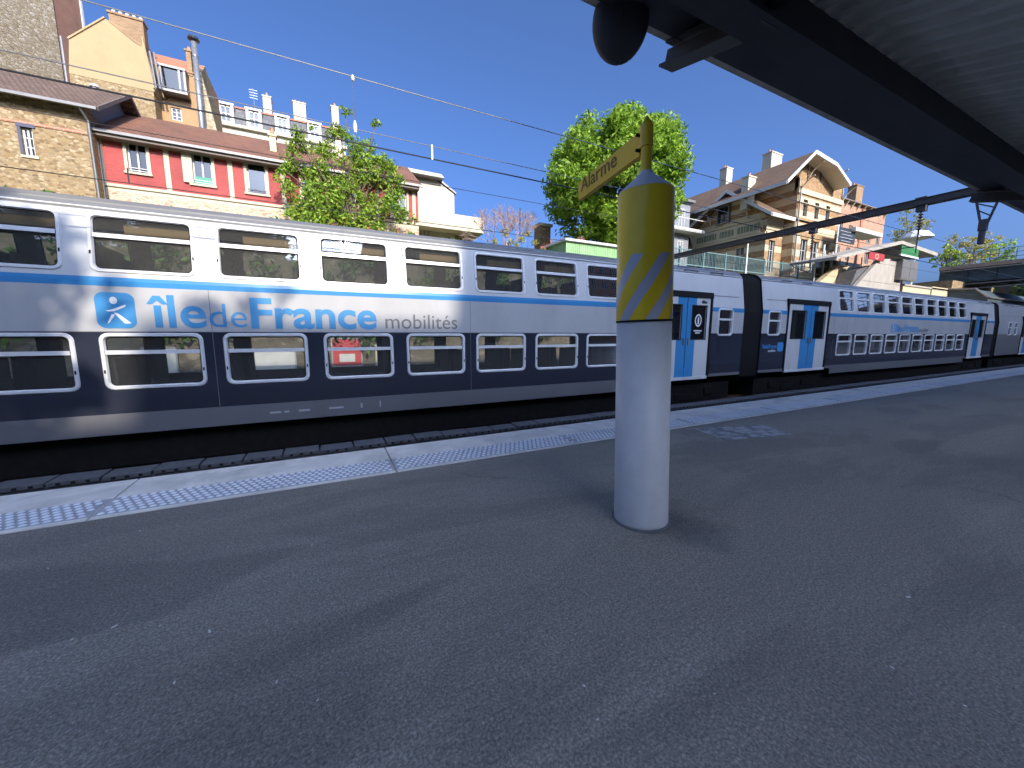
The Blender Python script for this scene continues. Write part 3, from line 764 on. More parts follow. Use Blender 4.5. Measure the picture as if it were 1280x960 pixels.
# ---------------------------------------------------------------- canopy over the platform
CE, CZ = 2.50, 1.5+.9528*2.5
can = thing('platform_canopy', 'dark steel platform canopy with a corrugated underside, overhead at the right', 'canopy', (0, 0, 0))
XA, XB = 1.42, 66  # unseen left end and narrow depth chosen to let skylight onto the platform
zsh = lambda y: CZ+.13-.28*(CE-y) if y > -1.3 else CZ+.13-.28*(CE+1.3)+.28*(-1.3-y)
mb = MB(); x = XA; per = .20
prf = [(0, 0), (.06, 0), (.085, .042), (.175, .042)]
xs = []
while x < 40:
    for dx, dz in prf: xs.append((x+dx, dz))
    x += per
xs.append((XB, 0))
for (xa, za), (xb, zb) in zip(xs, xs[1:]):
    for ya, yb in ((2.44, -.3),):
        mb.poly([(xa, ya, zsh(ya)+za), (xb, ya, zsh(ya)+zb), (xb, yb, zsh(yb)+zb), (xa, yb, zsh(yb)+za)])
mb.build('corrugated_roof', 'corr', can)
mb = MB(); mb.poly([(XA, 2.46, zsh(2.46)+.07), (XB, 2.46, zsh(2.46)+.07), (XB, -.3, zsh(-.3)+.07), (XA, -.3, zsh(-.3)+.07)]); mb.build('roof_covering', 'canopy', can)
mb = MB(); mb.box(XA, XB, 2.455, CE, CZ+.004, CZ+.34); mb.build('fascia', 'canopy', can)
mb = MB()
x = XA
while x < XB: mb.box(x+.002, min(x+3.0, XB)-.002, 2.35, CE+.004, CZ-.012, CZ+.002); x += 3.0
mb.build('edge_lip', 'canopy_lip', can)
mb = MB(); mb.box(XA, XB, 1.78, 2.40, CZ-.06, CZ-.02); mb.box(XA, XB, 1.72, 1.80, CZ-.36, CZ-.085); mb.box(XA, XB, 1.66, 1.88, CZ-.385, CZ-.362); mb.build('edge_beam', 'canopy', can)
mb = MB(); mb.tube([(XA, 1.99, CZ-.17), (XB, 1.99, CZ-.17)], .028, 8); mb.build('conduit', 'gantry', can)
bx = at(838, 60, Y=2.52).x
while bx < 62:
    b = MB()
    zb = CZ-.16
    b.bar((bx, 2.56, zb), (bx, 1.70, zb-.22), .16, .018); b.bar((bx, 2.56, zb+.07), (bx, 1.70, zb-.15), .012, .13)
    b.bar((bx, 2.50, zb+.14), (bx, 1.70, zb-.08), .16, .014)
    for y0, y1 in ((1.70, -.35),): b.bar((bx, y0, zsh(y0)-.10), (bx, y1, zsh(y1)-.10), .12, .16)
    b.build('bracket_beam', 'canopy', can)
    p = MB(); px_ = bx+3.6; p.box(px_-.1, px_+.1, -.3, -.1, 0, zsh(-.2)-.02); p.build('canopy_post', 'post_grey', can)
    bx += 7.2
# round loudspeaker hung under the canopy edge
sp = thing('loudspeaker', 'dark round loudspeaker dish hanging from the canopy edge at the top', 'loudspeaker', tuple(at(768, 20, Y=2.43)))
cpt = at(776, 26, Y=2.43)
q = MB(); N = 36
prof_ = [(.005, .115), (.07, .11), (.14, .085), (.19, .04), (.205, 0), (.205, -.025), (.19, -.03), (.16, -.02), (.02, -.012)]
for r_, a in prof_:
    for j in range(N): q.v.append((r_*math.cos(2*math.pi*j/N), r_*math.sin(2*math.pi*j/N)*1.25, a))
for k in range(len(prof_)-1):
    for j in range(N): q.f.append((k*N+j, k*N+(j+1) % N, (k+1)*N+(j+1) % N, (k+1)*N+j)); q.mi.append(0)
o = q.build('speaker_dish', 'speaker', sp, smooth=True, base=(0, 0, 0)); o.location = cpt-root_loc(sp)
ax = Vector((-.50, -.80, -.30)).normalized(); yv = Vector((0, 0, 1)); yv = (yv-ax*yv.dot(ax)).normalized(); xv = yv.cross(ax)
o.rotation_euler = Matrix((xv, yv, ax)).transposed().to_euler()
q = MB(); q.box(cpt.x-.02, cpt.x+.16, 2.38, 2.47, CZ-.10, CZ-.014); q.bar((cpt.x+.02, 2.43, CZ-.08), (cpt.x+.02, 2.43, CZ-.24), .05, .05); q.tube([(cpt.x-.06, 2.43, CZ-.15), (cpt.x+.12, 2.43, CZ-.15)], .022, 10); q.build('speaker_bracket', 'black', sp)

# ---------------------------------------------------------------- overhead line
GX = 21.0
g = thing('catenary_gantry', 'dark steel gantry beam spanning above the train with hanging insulators', 'catenary gantry', (GX, 18.7, 0))
q = MB(); zb = 6.55
for s_ in (-1, 1): q.box(GX+s_*.15-.02, GX+s_*.15+.02, 2.7, 19.0, zb-.10, zb+.10); q.box(GX+s_*.15-.07, GX+s_*.15+.07, 2.7, 19.0, zb+.10, zb+.12); q.box(GX+s_*.15-.07, GX+s_*.15+.07, 2.7, 19.0, zb-.12, zb-.10)
y = 2.9
while y < 19: q.box(GX-.13, GX+.13, y, y+.08, zb-.06, zb+.06); y += .9
q.build('gantry_beam', 'gantry', g)
for y, zf in ((2.85, -.05), (18.75, 5.8)):
    q = MB(); q.box(GX-.14, GX+.14, y-.14, y+.14, zf, zb-.16); q.build('mast', 'gantry', g)
for yc in (6.67, 10.3):
    q = MB(); q.box(GX-.13, GX+.13, yc-.13, yc+.13, zb-.34, zb-.121); q.tube([(GX, yc, zb-.3), (GX, yc, 5.30)], .025, 6); q.box(GX-.2, GX+.2, yc-.16, yc+.16, zb+.121, zb+.17); q.build('hanger', 'gantry', g)
    q = MB()
    for k in range(6): q.lathe([(.03, zb-.48-.11*k), (.085, zb-.45-.11*k), (.03, zb-.40-.11*k)], (GX, yc), 12)
    q.build('insulator', 'insul', g)
    q = MB(); q.tube([(GX, yc, 5.30), (GX, yc, 4.66)], .02, 6); q.tube([(GX+.02, yc+.9, 4.95), (GX, yc+.6, 4.72), (GX, yc, 4.42)], .018, 6); q.tube([(GX, yc, 4.9), (GX+.02, yc+.9, 4.95)], .02, 6); q.build('steady_arm', 'gantry', g)
q = MB()
for y0, y1 in ((5.32, 5.06), (4.72, 4.98)): q.bar((GX, y0, 6.35), (GX, y1, 5.2), .06, .06)
for za, zc_ in ((6.1, 5.85), (5.85, 5.6)): q.bar((GX, 5.27 if za > 6 else 5.21, za), (GX, 4.83 if za > 6 else 4.9, zc_), .04, .04)
q.box(GX-.1, GX+.1, 4.93, 5.13, 5.12, 5.5); q.lathe([(.07, 4.66), (.085, 4.70), (.085, 5.1), (.06, 5.14)], (GX, 5.03), 14); q.build('drop_bracket', 'gantry', g)

def wire(label, y, zf, r, mat, xs, clips=(), name='contact_wire', parts=()):
    o = thing(name, label, 'overhead wire', (xs[0], y, zf(xs[0])))
    q = MB(); q.tube([(x, y, zf(x)) for x in xs], r, 6); q.build('cable', mat, o)
    return o
XS = [-30+3*k for k in range(18)]+[GX]; XF = XS+[30+6*k for k in range(6)]
sag = lambda z, d: (lambda x: z + d*((x-8)/20)**2)
zA, zB, zC = sag(5.34, .05), sag(4.61, .0), sag(4.41, 0)
wA = wire('upper pale messenger wire of the near track, highest across the sky', 6.67, zA, .0085, 'wire_light', XF, name='messenger_wire')
wB = wire('thin pale auxiliary wire of the near track, just above the dark contact wire', 6.67, zB, .0065, 'wire_light', XF, name='auxiliary_wire')
wC = wire('thick dark contact wire of the near track, lowest of its three wires', 6.67, zC, .011, 'wire', XF, name='contact_wire')
wD = wire('messenger wire over the train on the far track, crossing the stone house roof', 10.2, sag(5.33, .05), .007, 'wire', XF, name='messenger_wire')
wE = wire('contact wire over the train on the far track, crossing the foot of the red house', 10.2, sag(4.36, 0), .008, 'wire', XF, name='contact_wire')
for k, px in enumerate((442, -260, 800)):
    x = at(px, 120, Y=6.67).x
    q = MB(); q.tube([(x, 6.67, zA(x)), (x, 6.67, zB(x))], .006, 5); dr = q.build('dropper', 'wire', wA)
    q = MB(); q.lathe([(.02, zA(x)-.06), (.03, zA(x)-.03), (.012, zA(x)+.02)], (x, 6.67), 8); q.lathe([(.018, zB(x)-.05), (.03, zB(x)), (.03, zB(x)+.05), (.012, zB(x)+.12)], (x, 6.67), 8); q.build('dropper_insulator', 'insul_white', dr)
for px in (540,):
    x = at(px, 188, Y=6.67).x
    q = MB(); q.box(x-.012, x+.012, 6.66, 6.68, zC(x)-.01, zB(x)+.02); q.build('wire_clip', 'wire_light', wB)
for px, zz in ((163, 240), (650, 265)):
    x = at(px, zz, Y=10.2).x
    q = MB(); q.tube([(x, 10.2, 4.36), (x, 10.2, 4.36+(.75 if px > 400 else .28))], .012, 5); q.build('dropper', 'wire', wE)

# ================================================================== HOUSES
def window(parent, c, w, h, rot=0, style='casement', fmat='white_wood', sur=None, depth=.12, guard=False):
    """window facing -Y at its own origin (middle of the sill line); recessed pane, real frame bars"""
    f = MB(); fw = .07
    f.box(-w/2, -w/2+fw, 0, .08, 0, h); f.box(w/2-fw, w/2, 0, .08, 0, h); f.box(-w/2+fw, w/2-fw, 0, .08, 0, fw); f.box(-w/2+fw, w/2-fw, 0, .08, h-fw, h)
    if style in ('casement', 'cross'): f.box(-.035, .035, -.01, .08, fw, h-fw)
    if style == 'cross':
        for k in (1/3, 2/3): f.box(-w/2+fw, w/2-fw, .01, .07, h*k-.02, h*k+.02)
    o = f.build('window', fmat, parent, base=(0, 0, 0)); o.location = Vector(c)-root_loc(parent); o.rotation_euler.z = rot
    MB().poly([(-w/2+.02, .045, .02), (w/2-.02, .045, .02), (w/2-.02, .045, h-.02), (-w/2+.02, .045, h-.02)]).build('pane', 'houseglass', o, base=(0, 0, 0))
    if sur:
        s_ = MB(); k = .13; e = depth+.045
        s_.box(-w/2-k, -w/2-.002, -e, -depth+.12, 0, h+k); s_.box(w/2+.002, w/2+k, -e, -depth+.12, 0, h+k); s_.box(-w/2, w/2, -e, -depth+.12, h+.002, h+k); s_.box(-w/2-k-.04, w/2+k+.04, -e-.06, 0, -.10, -.002)
        s_.build('surround', sur, o, base=(0, 0, 0))
    if guard:
        s_ = MB()
        for zz in (.10, .22): s_.box(-w/2, w/2, -.07, -.05, zz, zz+.03)
        s_.build('guard_rail', 'white_wood' if guard == 1 else 'dark_wood', o, base=(0, 0, 0))
    return o
def chimney(parent, x0, x1, y0, y1, z0, z1, mat, pots=3, potm='terracotta'):
    q = MB(); q.box(x0, x1, y0, y1, z0, z1); q.box(x0-.06, x1+.06, y0-.06, y1+.06, z1+.002, z1+.12); o = q.build('chimney', mat, parent)
    for k in range(pots):
        f = (k+.5)/pots; cx, cy = (x0+(x1-x0)*f, (y0+y1)/2) if x1-x0 >= y1-y0 else ((x0+x1)/2, y0+(y1-y0)*f)
        MB().lathe([(.11, z1+.12), (.09, z1+.42), (.11, z1+.45)], (cx, cy), 10).build('chimney_pot', potm, o)
    return o

# ---- red house along the far street
RY = 27.0; k = RY/22
rx0, rx1 = at(117, 160, Y=RY).x, at(522, 238, Y=RY).x
zg = 11.22
red = thing('red_house', 'long low red painted brick house with cream pilasters behind the train', 'house', ((rx0+rx1)/2, RY+3, 6.5))
ws = []
for px0, px1, py0, py1 in ((156, 186, 172, 218), (238, 267, 186, 233), (307, 334, 200, 244), (376, 397, 213, 256), (425, 446, 223, 263), (489, 509, 235, 274)):
    a = at(px0, py0, Y=RY); b = at(px1, py1, Y=RY); ws.append((a.x, b.x, b.z, a.z))
zb = 8.95
P = lambda u, v, w_: (u, RY+w_, v)
mb = MB(); mb.facade(P, rx0, rx1, 6.0, zg+.25, ws, [(0, 2), (8.62, 1), (zb, 0)], depth=.2, reveal=1)
mb.poly([(rx1, RY, 6), (rx1, RY+8, 6), (rx1, RY+8, zg+.2), (rx1, RY, zg+.2)], 1); mb.poly([(rx0, RY+8, 6), (rx0, RY, 6), (rx0, RY, zg+.2), (rx0, RY+8, zg+.2)], 1); mb.poly([(rx1, RY+8, 6), (rx0, RY+8, 6), (rx0, RY+8, zg+.2), (rx1, RY+8, zg+.2)], 1)
mb.build('wall', ['red_brick', 'trim', 'base_stone'], red)
for x in [rx0+.12] + [at(p, 215, Y=RY).x for p in (210, 288, 353, 408, 470, 516)]:
    q = MB(); q.box(x-.11, x+.11, RY-.05, RY+.02, zb-.1, zg+.2); q.box(x-.17, x+.17, RY-.07, RY-.002, zg-.25, zg+.2); q.build('pilaster', 'trim', red)
q = MB(); q.box(rx0, rx1, RY-.08, RY-.002, zb-.14, zb); q.build('string_course', 'trim', red)
for n, (a, b, c, d_) in enumerate(ws):
    wn = window(red, ((a+b)/2, RY+.12, c), b-a, d_-c, 0, 'single' if n == 2 else 'casement', 'white_wood', 'trim', .12, 2 if n == 2 else 1)
    if n == 1:
        q = MB(); q.box(-(b-a)/2-.40, -(b-a)/2+.02, -.24, -.18, 0, d_-c)
        for j in range(9): q.box(-(b-a)/2-.36, -(b-a)/2-.04, -.25, -.24, .1+j*(d_-c-.2)/9, .16+j*(d_-c-.2)/9)
        q.build('shutter', 'trim', wn, base=(0, 0, 0)); MB().box(-(b-a)/2+.06, (b-a)/2-.04, -.06, -.03, .03, .42).build('window_box', 'green_paint', wn, base=(0, 0, 0))
# roof: one slope to the street, one behind
ez = zg+.05; ry = 31.0; rz = 14.05
q = MB()
q.prism([(RY-.55, ez), (ry, rz), (RY+8.5, ez), (RY+8.5, ez-.12), (ry, rz-.12), (RY-.55, ez-.12)], rx0-.15, rx1+.2, 'X'); rf = q.build('roof', 'roof_red', red)
q = MB(); q.box(rx0-.15, rx1+.2, RY-.68, RY-.552, ez-.16, ez-.03); q.build('gutter', 'zinc', red)
q = MB(); q.box(rx0, rx1, RY-.55, RY-.003, ez-.30, ez-.125); q.build('eave_board', 'soffit', red)
q = MB(); q.bar((rx0-.16, RY-.6, ez+.06), (rx0-.16, ry, rz+.06), .14, .1); q.build('verge_board', 'white_wood', rf)
q = MB()
for px in (118, 124): 
    x = at(px, 200, Y=RY-.2).x; q.tube([(x, RY-.12, zg), (x, RY-.12, 6)], .05, 8)
q.build('downpipe', 'zinc', red)
chimney(red, at(341, 190, Y=28.5).x-.12, at(341, 190, Y=28.5).x+.22, 28.3, 28.7, 12.2, 13.25, 'cream', 2)
chimney(red, at(425, 212, Y=30).x-.2, at(425, 212, Y=30).x+.2, 29.8, 30.2, 12.8, 14.6, 'cream', 1)

# ---- rubble stone house at the left
SY = 26.0; sx1 = -9.95
sto = thing('stone_house', 'tan rubble stone house with brown tiled roof at the left edge', 'house', (-14, SY+4, 6))
wa, wb_ = at(25, 158, Y=SY), at(45, 196, Y=SY)
zst = 11.95
mb = MB(); mb.facade(lambda u, v, w_: (u, SY+w_, v), -24, at(113, 190, Y=SY).x, 6, zst, [(wa.x, wb_.x, wb_.z, wa.z)], None, depth=.2)
sx = at(113, 190, Y=SY).x
mb.poly([(sx, SY, 6), (sx, SY+8, 6), (sx, SY+8, zst), (sx, SY, zst)]); mb.poly([(sx, SY+8, 6), (-24, SY+8, 6), (-24, SY+8, zst), (sx, SY+8, zst)])
mb.build('wall', 'rubble_tan', sto)
mb = MB(); mb.prism([(SY, zst), (29.6, 14.35), (SY+8, zst)], sx-.3, sx-.02, 'X'); mb.build('gable', 'grey_plaster', sto)
q = MB(); q.box(-24, sx+.002, SY-.035, SY+.05, 10.72, 10.86); q.build('brick_band', 'orange_brick', sto)
window(sto, ((wa.x+wb_.x)/2, SY+.12, wb_.z), wb_.x-wa.x, wa.z-wb_.z, 0, 'cross', 'white_wood', None)
q = MB(); q.box(wa.x-.12, wb_.x+.12, SY-.05, SY+.1, wa.z, wa.z+.14); q.box(wa.x-.1, wa.x-.002, SY-.03, SY+.1, wb_.z, wa.z); q.build('lintel', 'dark_wood', sto)
q = MB(); q.box(wa.x-.1, wb_.x+.12, SY-.06, SY+.1, wb_.z-.1, wb_.z-.002); q.build('sill', 'trim', sto)
q = MB(); q.prism([(SY-.5, 11.82), (29.6, 14.45), (SY+8.5, 11.82), (SY+8.5, 11.7), (29.6, 14.33), (SY-.5, 11.7)], -24, sx+.62, 'X'); rf = q.build('roof', 'roof_brown', sto)
q = MB(); q.box(-24, sx+.62, SY-.64, SY-.502, 11.68, 11.80); q.build('gutter', 'zinc', sto)
q = MB(); q.bar((sx+.63, SY-.5, 11.78), (sx+.63, 29.6, 14.41), .05, .16); q.bar((sx+.63, SY+8.5, 11.78), (sx+.63, 29.6, 14.41), .05, .16); q.build('bargeboard', 'soffit', rf)
a = at(36, 110, Y=27.6); q = MB(); q.bar((a.x-.25, 27.3, 12.86), (a.x-.25, 27.9, 13.30), .5, .1); q.build('skylight', 'zinc', rf)
q = MB(); xx = at(108, 150, Y=SY).x; q.tube([(xx, SY-.55, 11.7), (xx+.1, SY-.15, 11.3), (xx+.12, SY-.12, 6)], .05, 8); q.build('downpipe', 'zinc', sto)
a = at(117, 100, Y=30.5); q = MB(); q.lathe([(.22, 13.6), (.2, 14.55), (.12, 14.65), (.12, 14.85), (.2, 14.87), (.2, 14.95), (.05, 15.05)], (a.x, 30.5), 12); q.build('chimney', 'white_wood', sto)

# ---- very tall rubble building, top left
tall = thing('tall_stone_building', 'tall blank rubble stone gable wall towering at the top left corner', 'building', (-18, 30, 6))
TX = -12.5
pr = at(74, 58, Y=41.0); dd = Vector((.308, .951, 0)).normalized(); lf = Vector((-dd.y, dd.x, 0))
def slab(t0, t1, z0, z1, depth, out=0):
    a = Vector((pr.x, pr.y, 0)); q = MB(); P4 = [a+dd*t0-lf*out, a+dd*t1-lf*out, a+dd*t1+lf*depth, a+dd*t0+lf*depth]
    return q.prism([(p.x, p.y) for p in P4], z0, z1, 'Z')
te = (at(101, 30, Y=35.5)-pr); te = 2.2
slab(-6.8, 0, 6, 36, 9).build('wall', 'rubble_pale', tall)
slab(.003, te, 6, 36, 9, -.06).build('side_wall', 'brown_wall', tall)
slab(te+.003, te+.16, 18.5, 36, 1, .02).build('corner_flashing', 'white_wood', tall)
slab(-.1, te, 19.2, 19.5, 1, .06).build('ledge', 'zinc', tall)

# ---- yellow plastered gable house
YY = 35.0
yel = thing('yellow_gable_house', 'yellow plastered gable end above rubble stone with a broad brick chimney', 'house', (-11, YY+4, 8))
A = lambda px, py, Y=YY: (lambda p: (p.x, p.z))(at(px, py, Y=Y))
pl = A(86, 90); tl = A(86, 49); c1_ = A(131, 23); c2_ = A(178, 48); r1 = A(193, 112)
zbot = A(130, 101)[1]
xr = A(190, 101)[0]
mb = MB(); mb.prism([(pl[0], zbot), (r1[0], zbot), r1, c2_, c1_, tl], YY, YY+9, 'Y'); mb.build('wall', 'yellow_plaster', yel)
mb = MB(); mb.prism([(pl[0], 8), (xr, 8), (xr, zbot-.003), (pl[0], zbot-.003)], YY+.02, YY+9, 'Y'); mb.build('lower_wall', 'rubble_tan', yel)
for (p, p2) in ((tl, c1_), (c2_, r1)):
    q = MB(); q.bar((p[0], YY-.01, p[1]+.05), (p2[0], YY-.01, p2[1]+.05), .12, .08); q.build('verge_coping', 'yellow_plaster', yel)
q = MB(); q.prism([tl, c1_, (c1_[0], c1_[1]+.1), (tl[0]-.1, tl[1]+.1)], YY+.05, YY+9, 'Y'); q.prism([c2_, r1, (r1[0]+.1, r1[1]+.1), (c2_[0], c2_[1]+.1)], YY+.05, YY+9, 'Y'); q.build('roof', 'zinc', yel)
ca, cb_ = A(133, 22), A(178, 27)
chimney(yel, ca[0]+.1, cb_[0], YY+.03, YY+.7, c2_[1]-.4, cb_[1], 'chimney_brick', 5, 'white_wood')
q = MB(); q.prism([(c1_[0]+.15, c1_[1]-.1), (c2_[0]-.02, c2_[1]-.0), (c2_[0]-.1, c2_[1]-.5), (c2_[0]-.45, c2_[1]-.35)], YY-.025, YY+.1, 'Y'); q.build('brick_patch', 'chimney_brick', yel)
for pp in (196, 201): q = MB(); q.tube([(A(pp-9, 60)[0], YY-.1, A(190, 66)[1]), (A(pp, 112)[0], YY-.1, A(200, 112)[1])], .06, 8); q.build('downpipe', 'zinc', yel)
q = MB(); px = A(83, 90)[0]; q.tube([(px, YY-.1, tl[1]), (px, YY-.1, 13)], .07, 8); q.build('downpipe', 'zinc', yel)

# ---- house with glazed oriel and flue pipe
DY = 36.3
dor = thing('oriel_house', 'narrow tan house with a glazed oriel window between the yellow gable and the flue pipe', 'house', (-8, DY+3, 8))
B = lambda px, py, Y=DY: (lambda p: (p.x, p.z))(at(px, py, Y=Y))
xl, xr2 = B(188, 120)[0], B(252, 120)[0]; ztop = B(220, 88)[1]
wl = B(213, 133); wr = B(228, 152)
mb = MB(); mb.facade(lambda u, v, w_: (u, DY+w_, v), xl, xr2, 8, ztop, [(wl[0], wr[0], wr[1], wl[1])], None, depth=.2); mb.box(xl, xr2, DY+.22, DY+6, 8, ztop); mb.build('wall', 'tan_plaster', dor)
window(dor, ((wl[0]+wr[0])/2, DY+.1, wr[1]), wr[0]-wl[0], wl[1]-wr[1], 0, 'cross')
q = MB(); z2 = B(220, 76)[1]; q.prism([(DY-.1, ztop), (DY+1.5, z2+.9), (DY+6, z2+.9), (DY+6, ztop)], xl-.1, xr2, 'X'); q.build('roof', 'ridge_red', dor)
ol, orr = B(205, 95), B(238, 124)
q = MB(); zt_, zb_ = ol[1]+.25, orr[1]; x0, x1 = ol[0], orr[0]-.05
for xx in (x0, x0+(x1-x0)*.78, x1): q.box(xx-.06, xx+.06, DY-.75, DY-.63, zb_, zt_)
q.box(x0-.1, x1+.1, DY-.8, DY, zt_, zt_+.14); q.box(x0-.1, x1+.1, DY-.8, DY, zb_-.14, zb_); q.box(x0-.06, x0+.04, DY-.63, DY, zb_, zt_); q.box(x1-.04, x1+.06, DY-.63, DY, zb_, zt_)
q.prism([(x0-.7, zb_+.9), (x0-.1, zb_), (x0-.1, zb_-.14), (x0-.8, zb_+.8)], DY-.7, DY-.55, 'Y'); q.box(x0-.75, x0-.62, DY-.7, DY-.55, zb_+.85, zt_+.4)
ori = q.build('oriel', 'zinc', dor)
MB().poly([(x0, DY-.68, zb_), (x1, DY-.68, zb_), (x1, DY-.68, zt_), (x0, DY-.68, zt_)]).build('pane', 'houseglass', ori)
ch0, ch1 = B(232, 64), B(241, 92); chimney(dor, ch0[0], ch1[0], DY-.05, DY+.6, ch1[1]-.2, ch0[1], 'chimney_brick', 1)
q = MB(); q.prism([(DY-.1, 8), (DY+6, 8), (DY+6, ztop+.3), (DY+1.5, z2+.9), (DY-.1, ztop)], xr2+.003, xr2+.08, 'X'); q.build('end_wall', 'rubble_tan', dor)
g0, g1, g2, g3 = B(251, 88), B(273, 168), B(248, 168), B(246, 88)
q = MB(); q.prism([(g3[0], 8), (g1[0], 8), g1, g0, (g3[0], g0[1])], DY-.3, DY+.05, 'Y'); q.build('stone_gable', 'rubble_pale', dor)
fl = thing('flue_pipe', 'shiny metal flue pipe with a cap rising above the red house roof', 'flue pipe', (B(250, 166, 35.2)[0], 35.2, B(250, 166, 35.2)[1]))
p0, p1 = at(254, 170, Y=35.2), at(254, 56, Y=35.2); q = MB(); q.tube([(p0.x, 35.2, p0.z-3), (p0.x, 35.2, p1.z)], .17, 16); q.build('pipe', 'steel', fl, smooth=True)
q = MB(); q.lathe([(.12, p1.z), (.12, p1.z+.1), (.34, p1.z+.14), (.28, p1.z+.3), (.05, p1.z+.36)], (p0.x, 35.2), 16); q.build('cap', 'dark_board', fl)
q = MB()
for f in (.3, .6, .85):
    z_ = p0.z+(p1.z-p0.z)*f; q.lathe([(.185, z_-.05), (.185, z_+.05)], (p0.x, 35.2), 16)
q.build('collar', 'zinc', fl)

# ---- cream apartment house with slate mansard
HY = 46.0
hau = thing('mansard_apartment_house', 'cream apartment house with slate mansard roof and white dormers behind the red house', 'building', (-2, HY+6, 9))
Cc = lambda px, py, Y=HY: (lambda p: (p.x, p.z))(at(px, py, Y=Y))
x0, x1 = Cc(262, 150)[0], Cc(431, 170)[0]
zm0, zm1 = 20.9, 22.75
lw = []
for px in (285, 320, 355, 392): 
    a = Cc(px-5, 174+(px-285)*.09); b = Cc(px+5, 174+(px-285)*.09); lw.append((a[0], b[0], 18.0, 19.9))
mb = MB(); mb.facade(lambda u, v, w_: (u, HY+w_, v), x0, x1, 9, zm0, lw, None, depth=.25)
mb.poly([(x1, HY, 9), (x1, HY+10, 9), (x1, HY+10, zm0), (x1, HY, zm0)]); mb.poly([(x0, HY+10, 9), (x0, HY, 9), (x0, HY, zm0), (x0, HY+10, zm0)]); mb.build('wall', 'cream_render', hau)
for a, b, c, d_ in lw: window(hau, ((a+b)/2, HY+.15, c), b-a, d_-c)
q = MB(); q.box(x0-.2, x1+.2, HY-.35, HY-.003, zm0-.25, zm0); q.box(x0-.1, x1+.1, HY-.2, HY-.003, zm0-1.0, zm0-.85); q.build('cornice', 'cream_render', hau)
q = MB(); q.prism([(HY, zm0+.002), (HY+.75, zm1), (HY+9.3, zm1), (HY+10, zm0+.002)], x0, x1, 'X'); q.build('mansard', 'slate', hau)
q = MB(); q.prism([(HY+.62, zm1), (HY+.62, zm1+.14), (HY+5, zm1+.9), (HY+9.4, zm1+.14), (HY+9.4, zm1)], x0-.1, x1+.1, 'X'); q.build('roof', 'ridge_red', hau)
for px, py in ((283, 150), (318, 153), (353, 156), (393, 161)):
    xc = Cc(px, py)[0]; q = MB(); q.box(xc-.62, xc-.42, HY-.06, HY+.7, zm0+.1, zm1-.2); q.box(xc+.42, xc+.62, HY-.06, HY+.7, zm0+.1, zm1-.2); q.box(xc-.68, xc+.68, HY-.12, HY+.75, zm1-.2, zm1-.02); q.box(xc-.42, xc+.42, HY-.02, HY+.7, zm0+.1, zm0+.25)
    dm = q.build('dormer', 'white_wood', hau)
    w_ = MB(); w_.box(-.41, -.33, 0, .06, 0, 1.3); w_.box(.33, .41, 0, .06, 0, 1.3); w_.box(-.04, .04, 0, .06, 0, 1.3); w_.box(-.33, .33, 0, .06, 1.22, 1.3); w_.box(-.33, .33, 0, .06, .62, .68)
    wo = w_.build('window', 'white_wood', dm, base=(0, 0, 0)); wo.location = Vector((xc, HY+.05, zm0+.26))-root_loc(hau)
    wo2 = MB().box(xc-.4, xc+.4, HY+.12, HY+.14, zm0+.26, zm1-.22); wo2.build('pane', 'houseglass', dm)
for pa, pb in (((328, 120), (340, 142)), ((366, 127), (383, 150)), ((414, 133), (424, 155))):
    a, b = Cc(*pa, HY+2.5), Cc(*pb, HY+2.5); chimney(hau, a[0], b[0], HY+2.5, HY+3.6, zm1-.3, a[1], 'cream_render', 3)
q = MB(); a = Cc(316, 110, HY+3); q.tube([(a[0], HY+3, zm1), (a[0], HY+3, a[1])], .03, 5)
for k_ in range(4): q.tube([(a[0]-.35, HY+3, a[1]-.2-.25*k_), (a[0]+.35, HY+3, a[1]-.2-.25*k_)], .02, 4)
q.build('aerial', 'steel', hau)

# ---- white villa with a cantilevered balcony
VY = 33.0
vil = thing('white_villa', 'pale modern villa with a cantilevered balcony to the right of the red house', 'house', (8, VY+4, 8))
V = lambda px, py, Y=VY: (lambda p: (p.x, p.z))(at(px, py, Y=Y))
xl, xk, xr3 = V(470, 240)[0], V(546, 240)[0], V(568, 260)[0]
zt1, zt2 = V(546, 226)[1], V(568, 243)[1]
mb = MB(); mb.prism([(xl, 8), (xr3, 8), (xr3, zt2), (xk, zt1), (xl, zt1)], VY, VY+7, 'Y'); mb.build('wall', 'villa', vil)
q = MB(); q.prism([(xl-.3, zt1+.003), (xk+.3, zt1+.003), (xk+.45, zt1+.02), (xk+.2, zt1+.28), (xl-.3, zt1+.28)], VY-.8, VY+7.2, 'Y'); q.prism([(xk+.2, zt1+.02), (xr3+.15, zt2+.02), (xr3+.15, zt2+.15), (xk+.2, zt1+.2)], VY-.1, VY+7, 'Y'); q.build('roof', 'zinc', vil)
bl, br, bb = V(520, 268, VY-1.2), V(604, 279, VY-1.2), V(560, 283, VY-1.2)
q = MB(); q.box(bl[0], br[0], VY-1.4, VY+3, bb[1]-.25, bb[1]+.02); q.box(bl[0], br[0], VY-1.4, VY-1.25, bb[1]+.022, br[1]+.35); q.box(br[0]-.15, br[0], VY-1.25, VY+3, bb[1]+.022, br[1]+.35); q.build('balcony', 'villa', vil)
q = MB(); c_ = V(583, 300)[0]; q.box(c_-.12, c_+.12, VY+1, VY+1.3, 7.5, bb[1]-.25); q.box(xr3-1.2, xr3+.6, VY+.4, VY+3, 7.5, bb[1]-.26); q.build('balcony_support', 'tan_plaster', vil)
for px0, py0, px1, py1 in ((523, 250, 533, 270), (525, 280, 536, 300), (490, 240, 503, 262)):
    a, b = V(px0, py0), V(px1, py1); window(vil, ((a[0]+b[0])/2, VY-.03, b[1]), b[0]-a[0], a[1]-b[1], 0, 'casement', 'zinc')
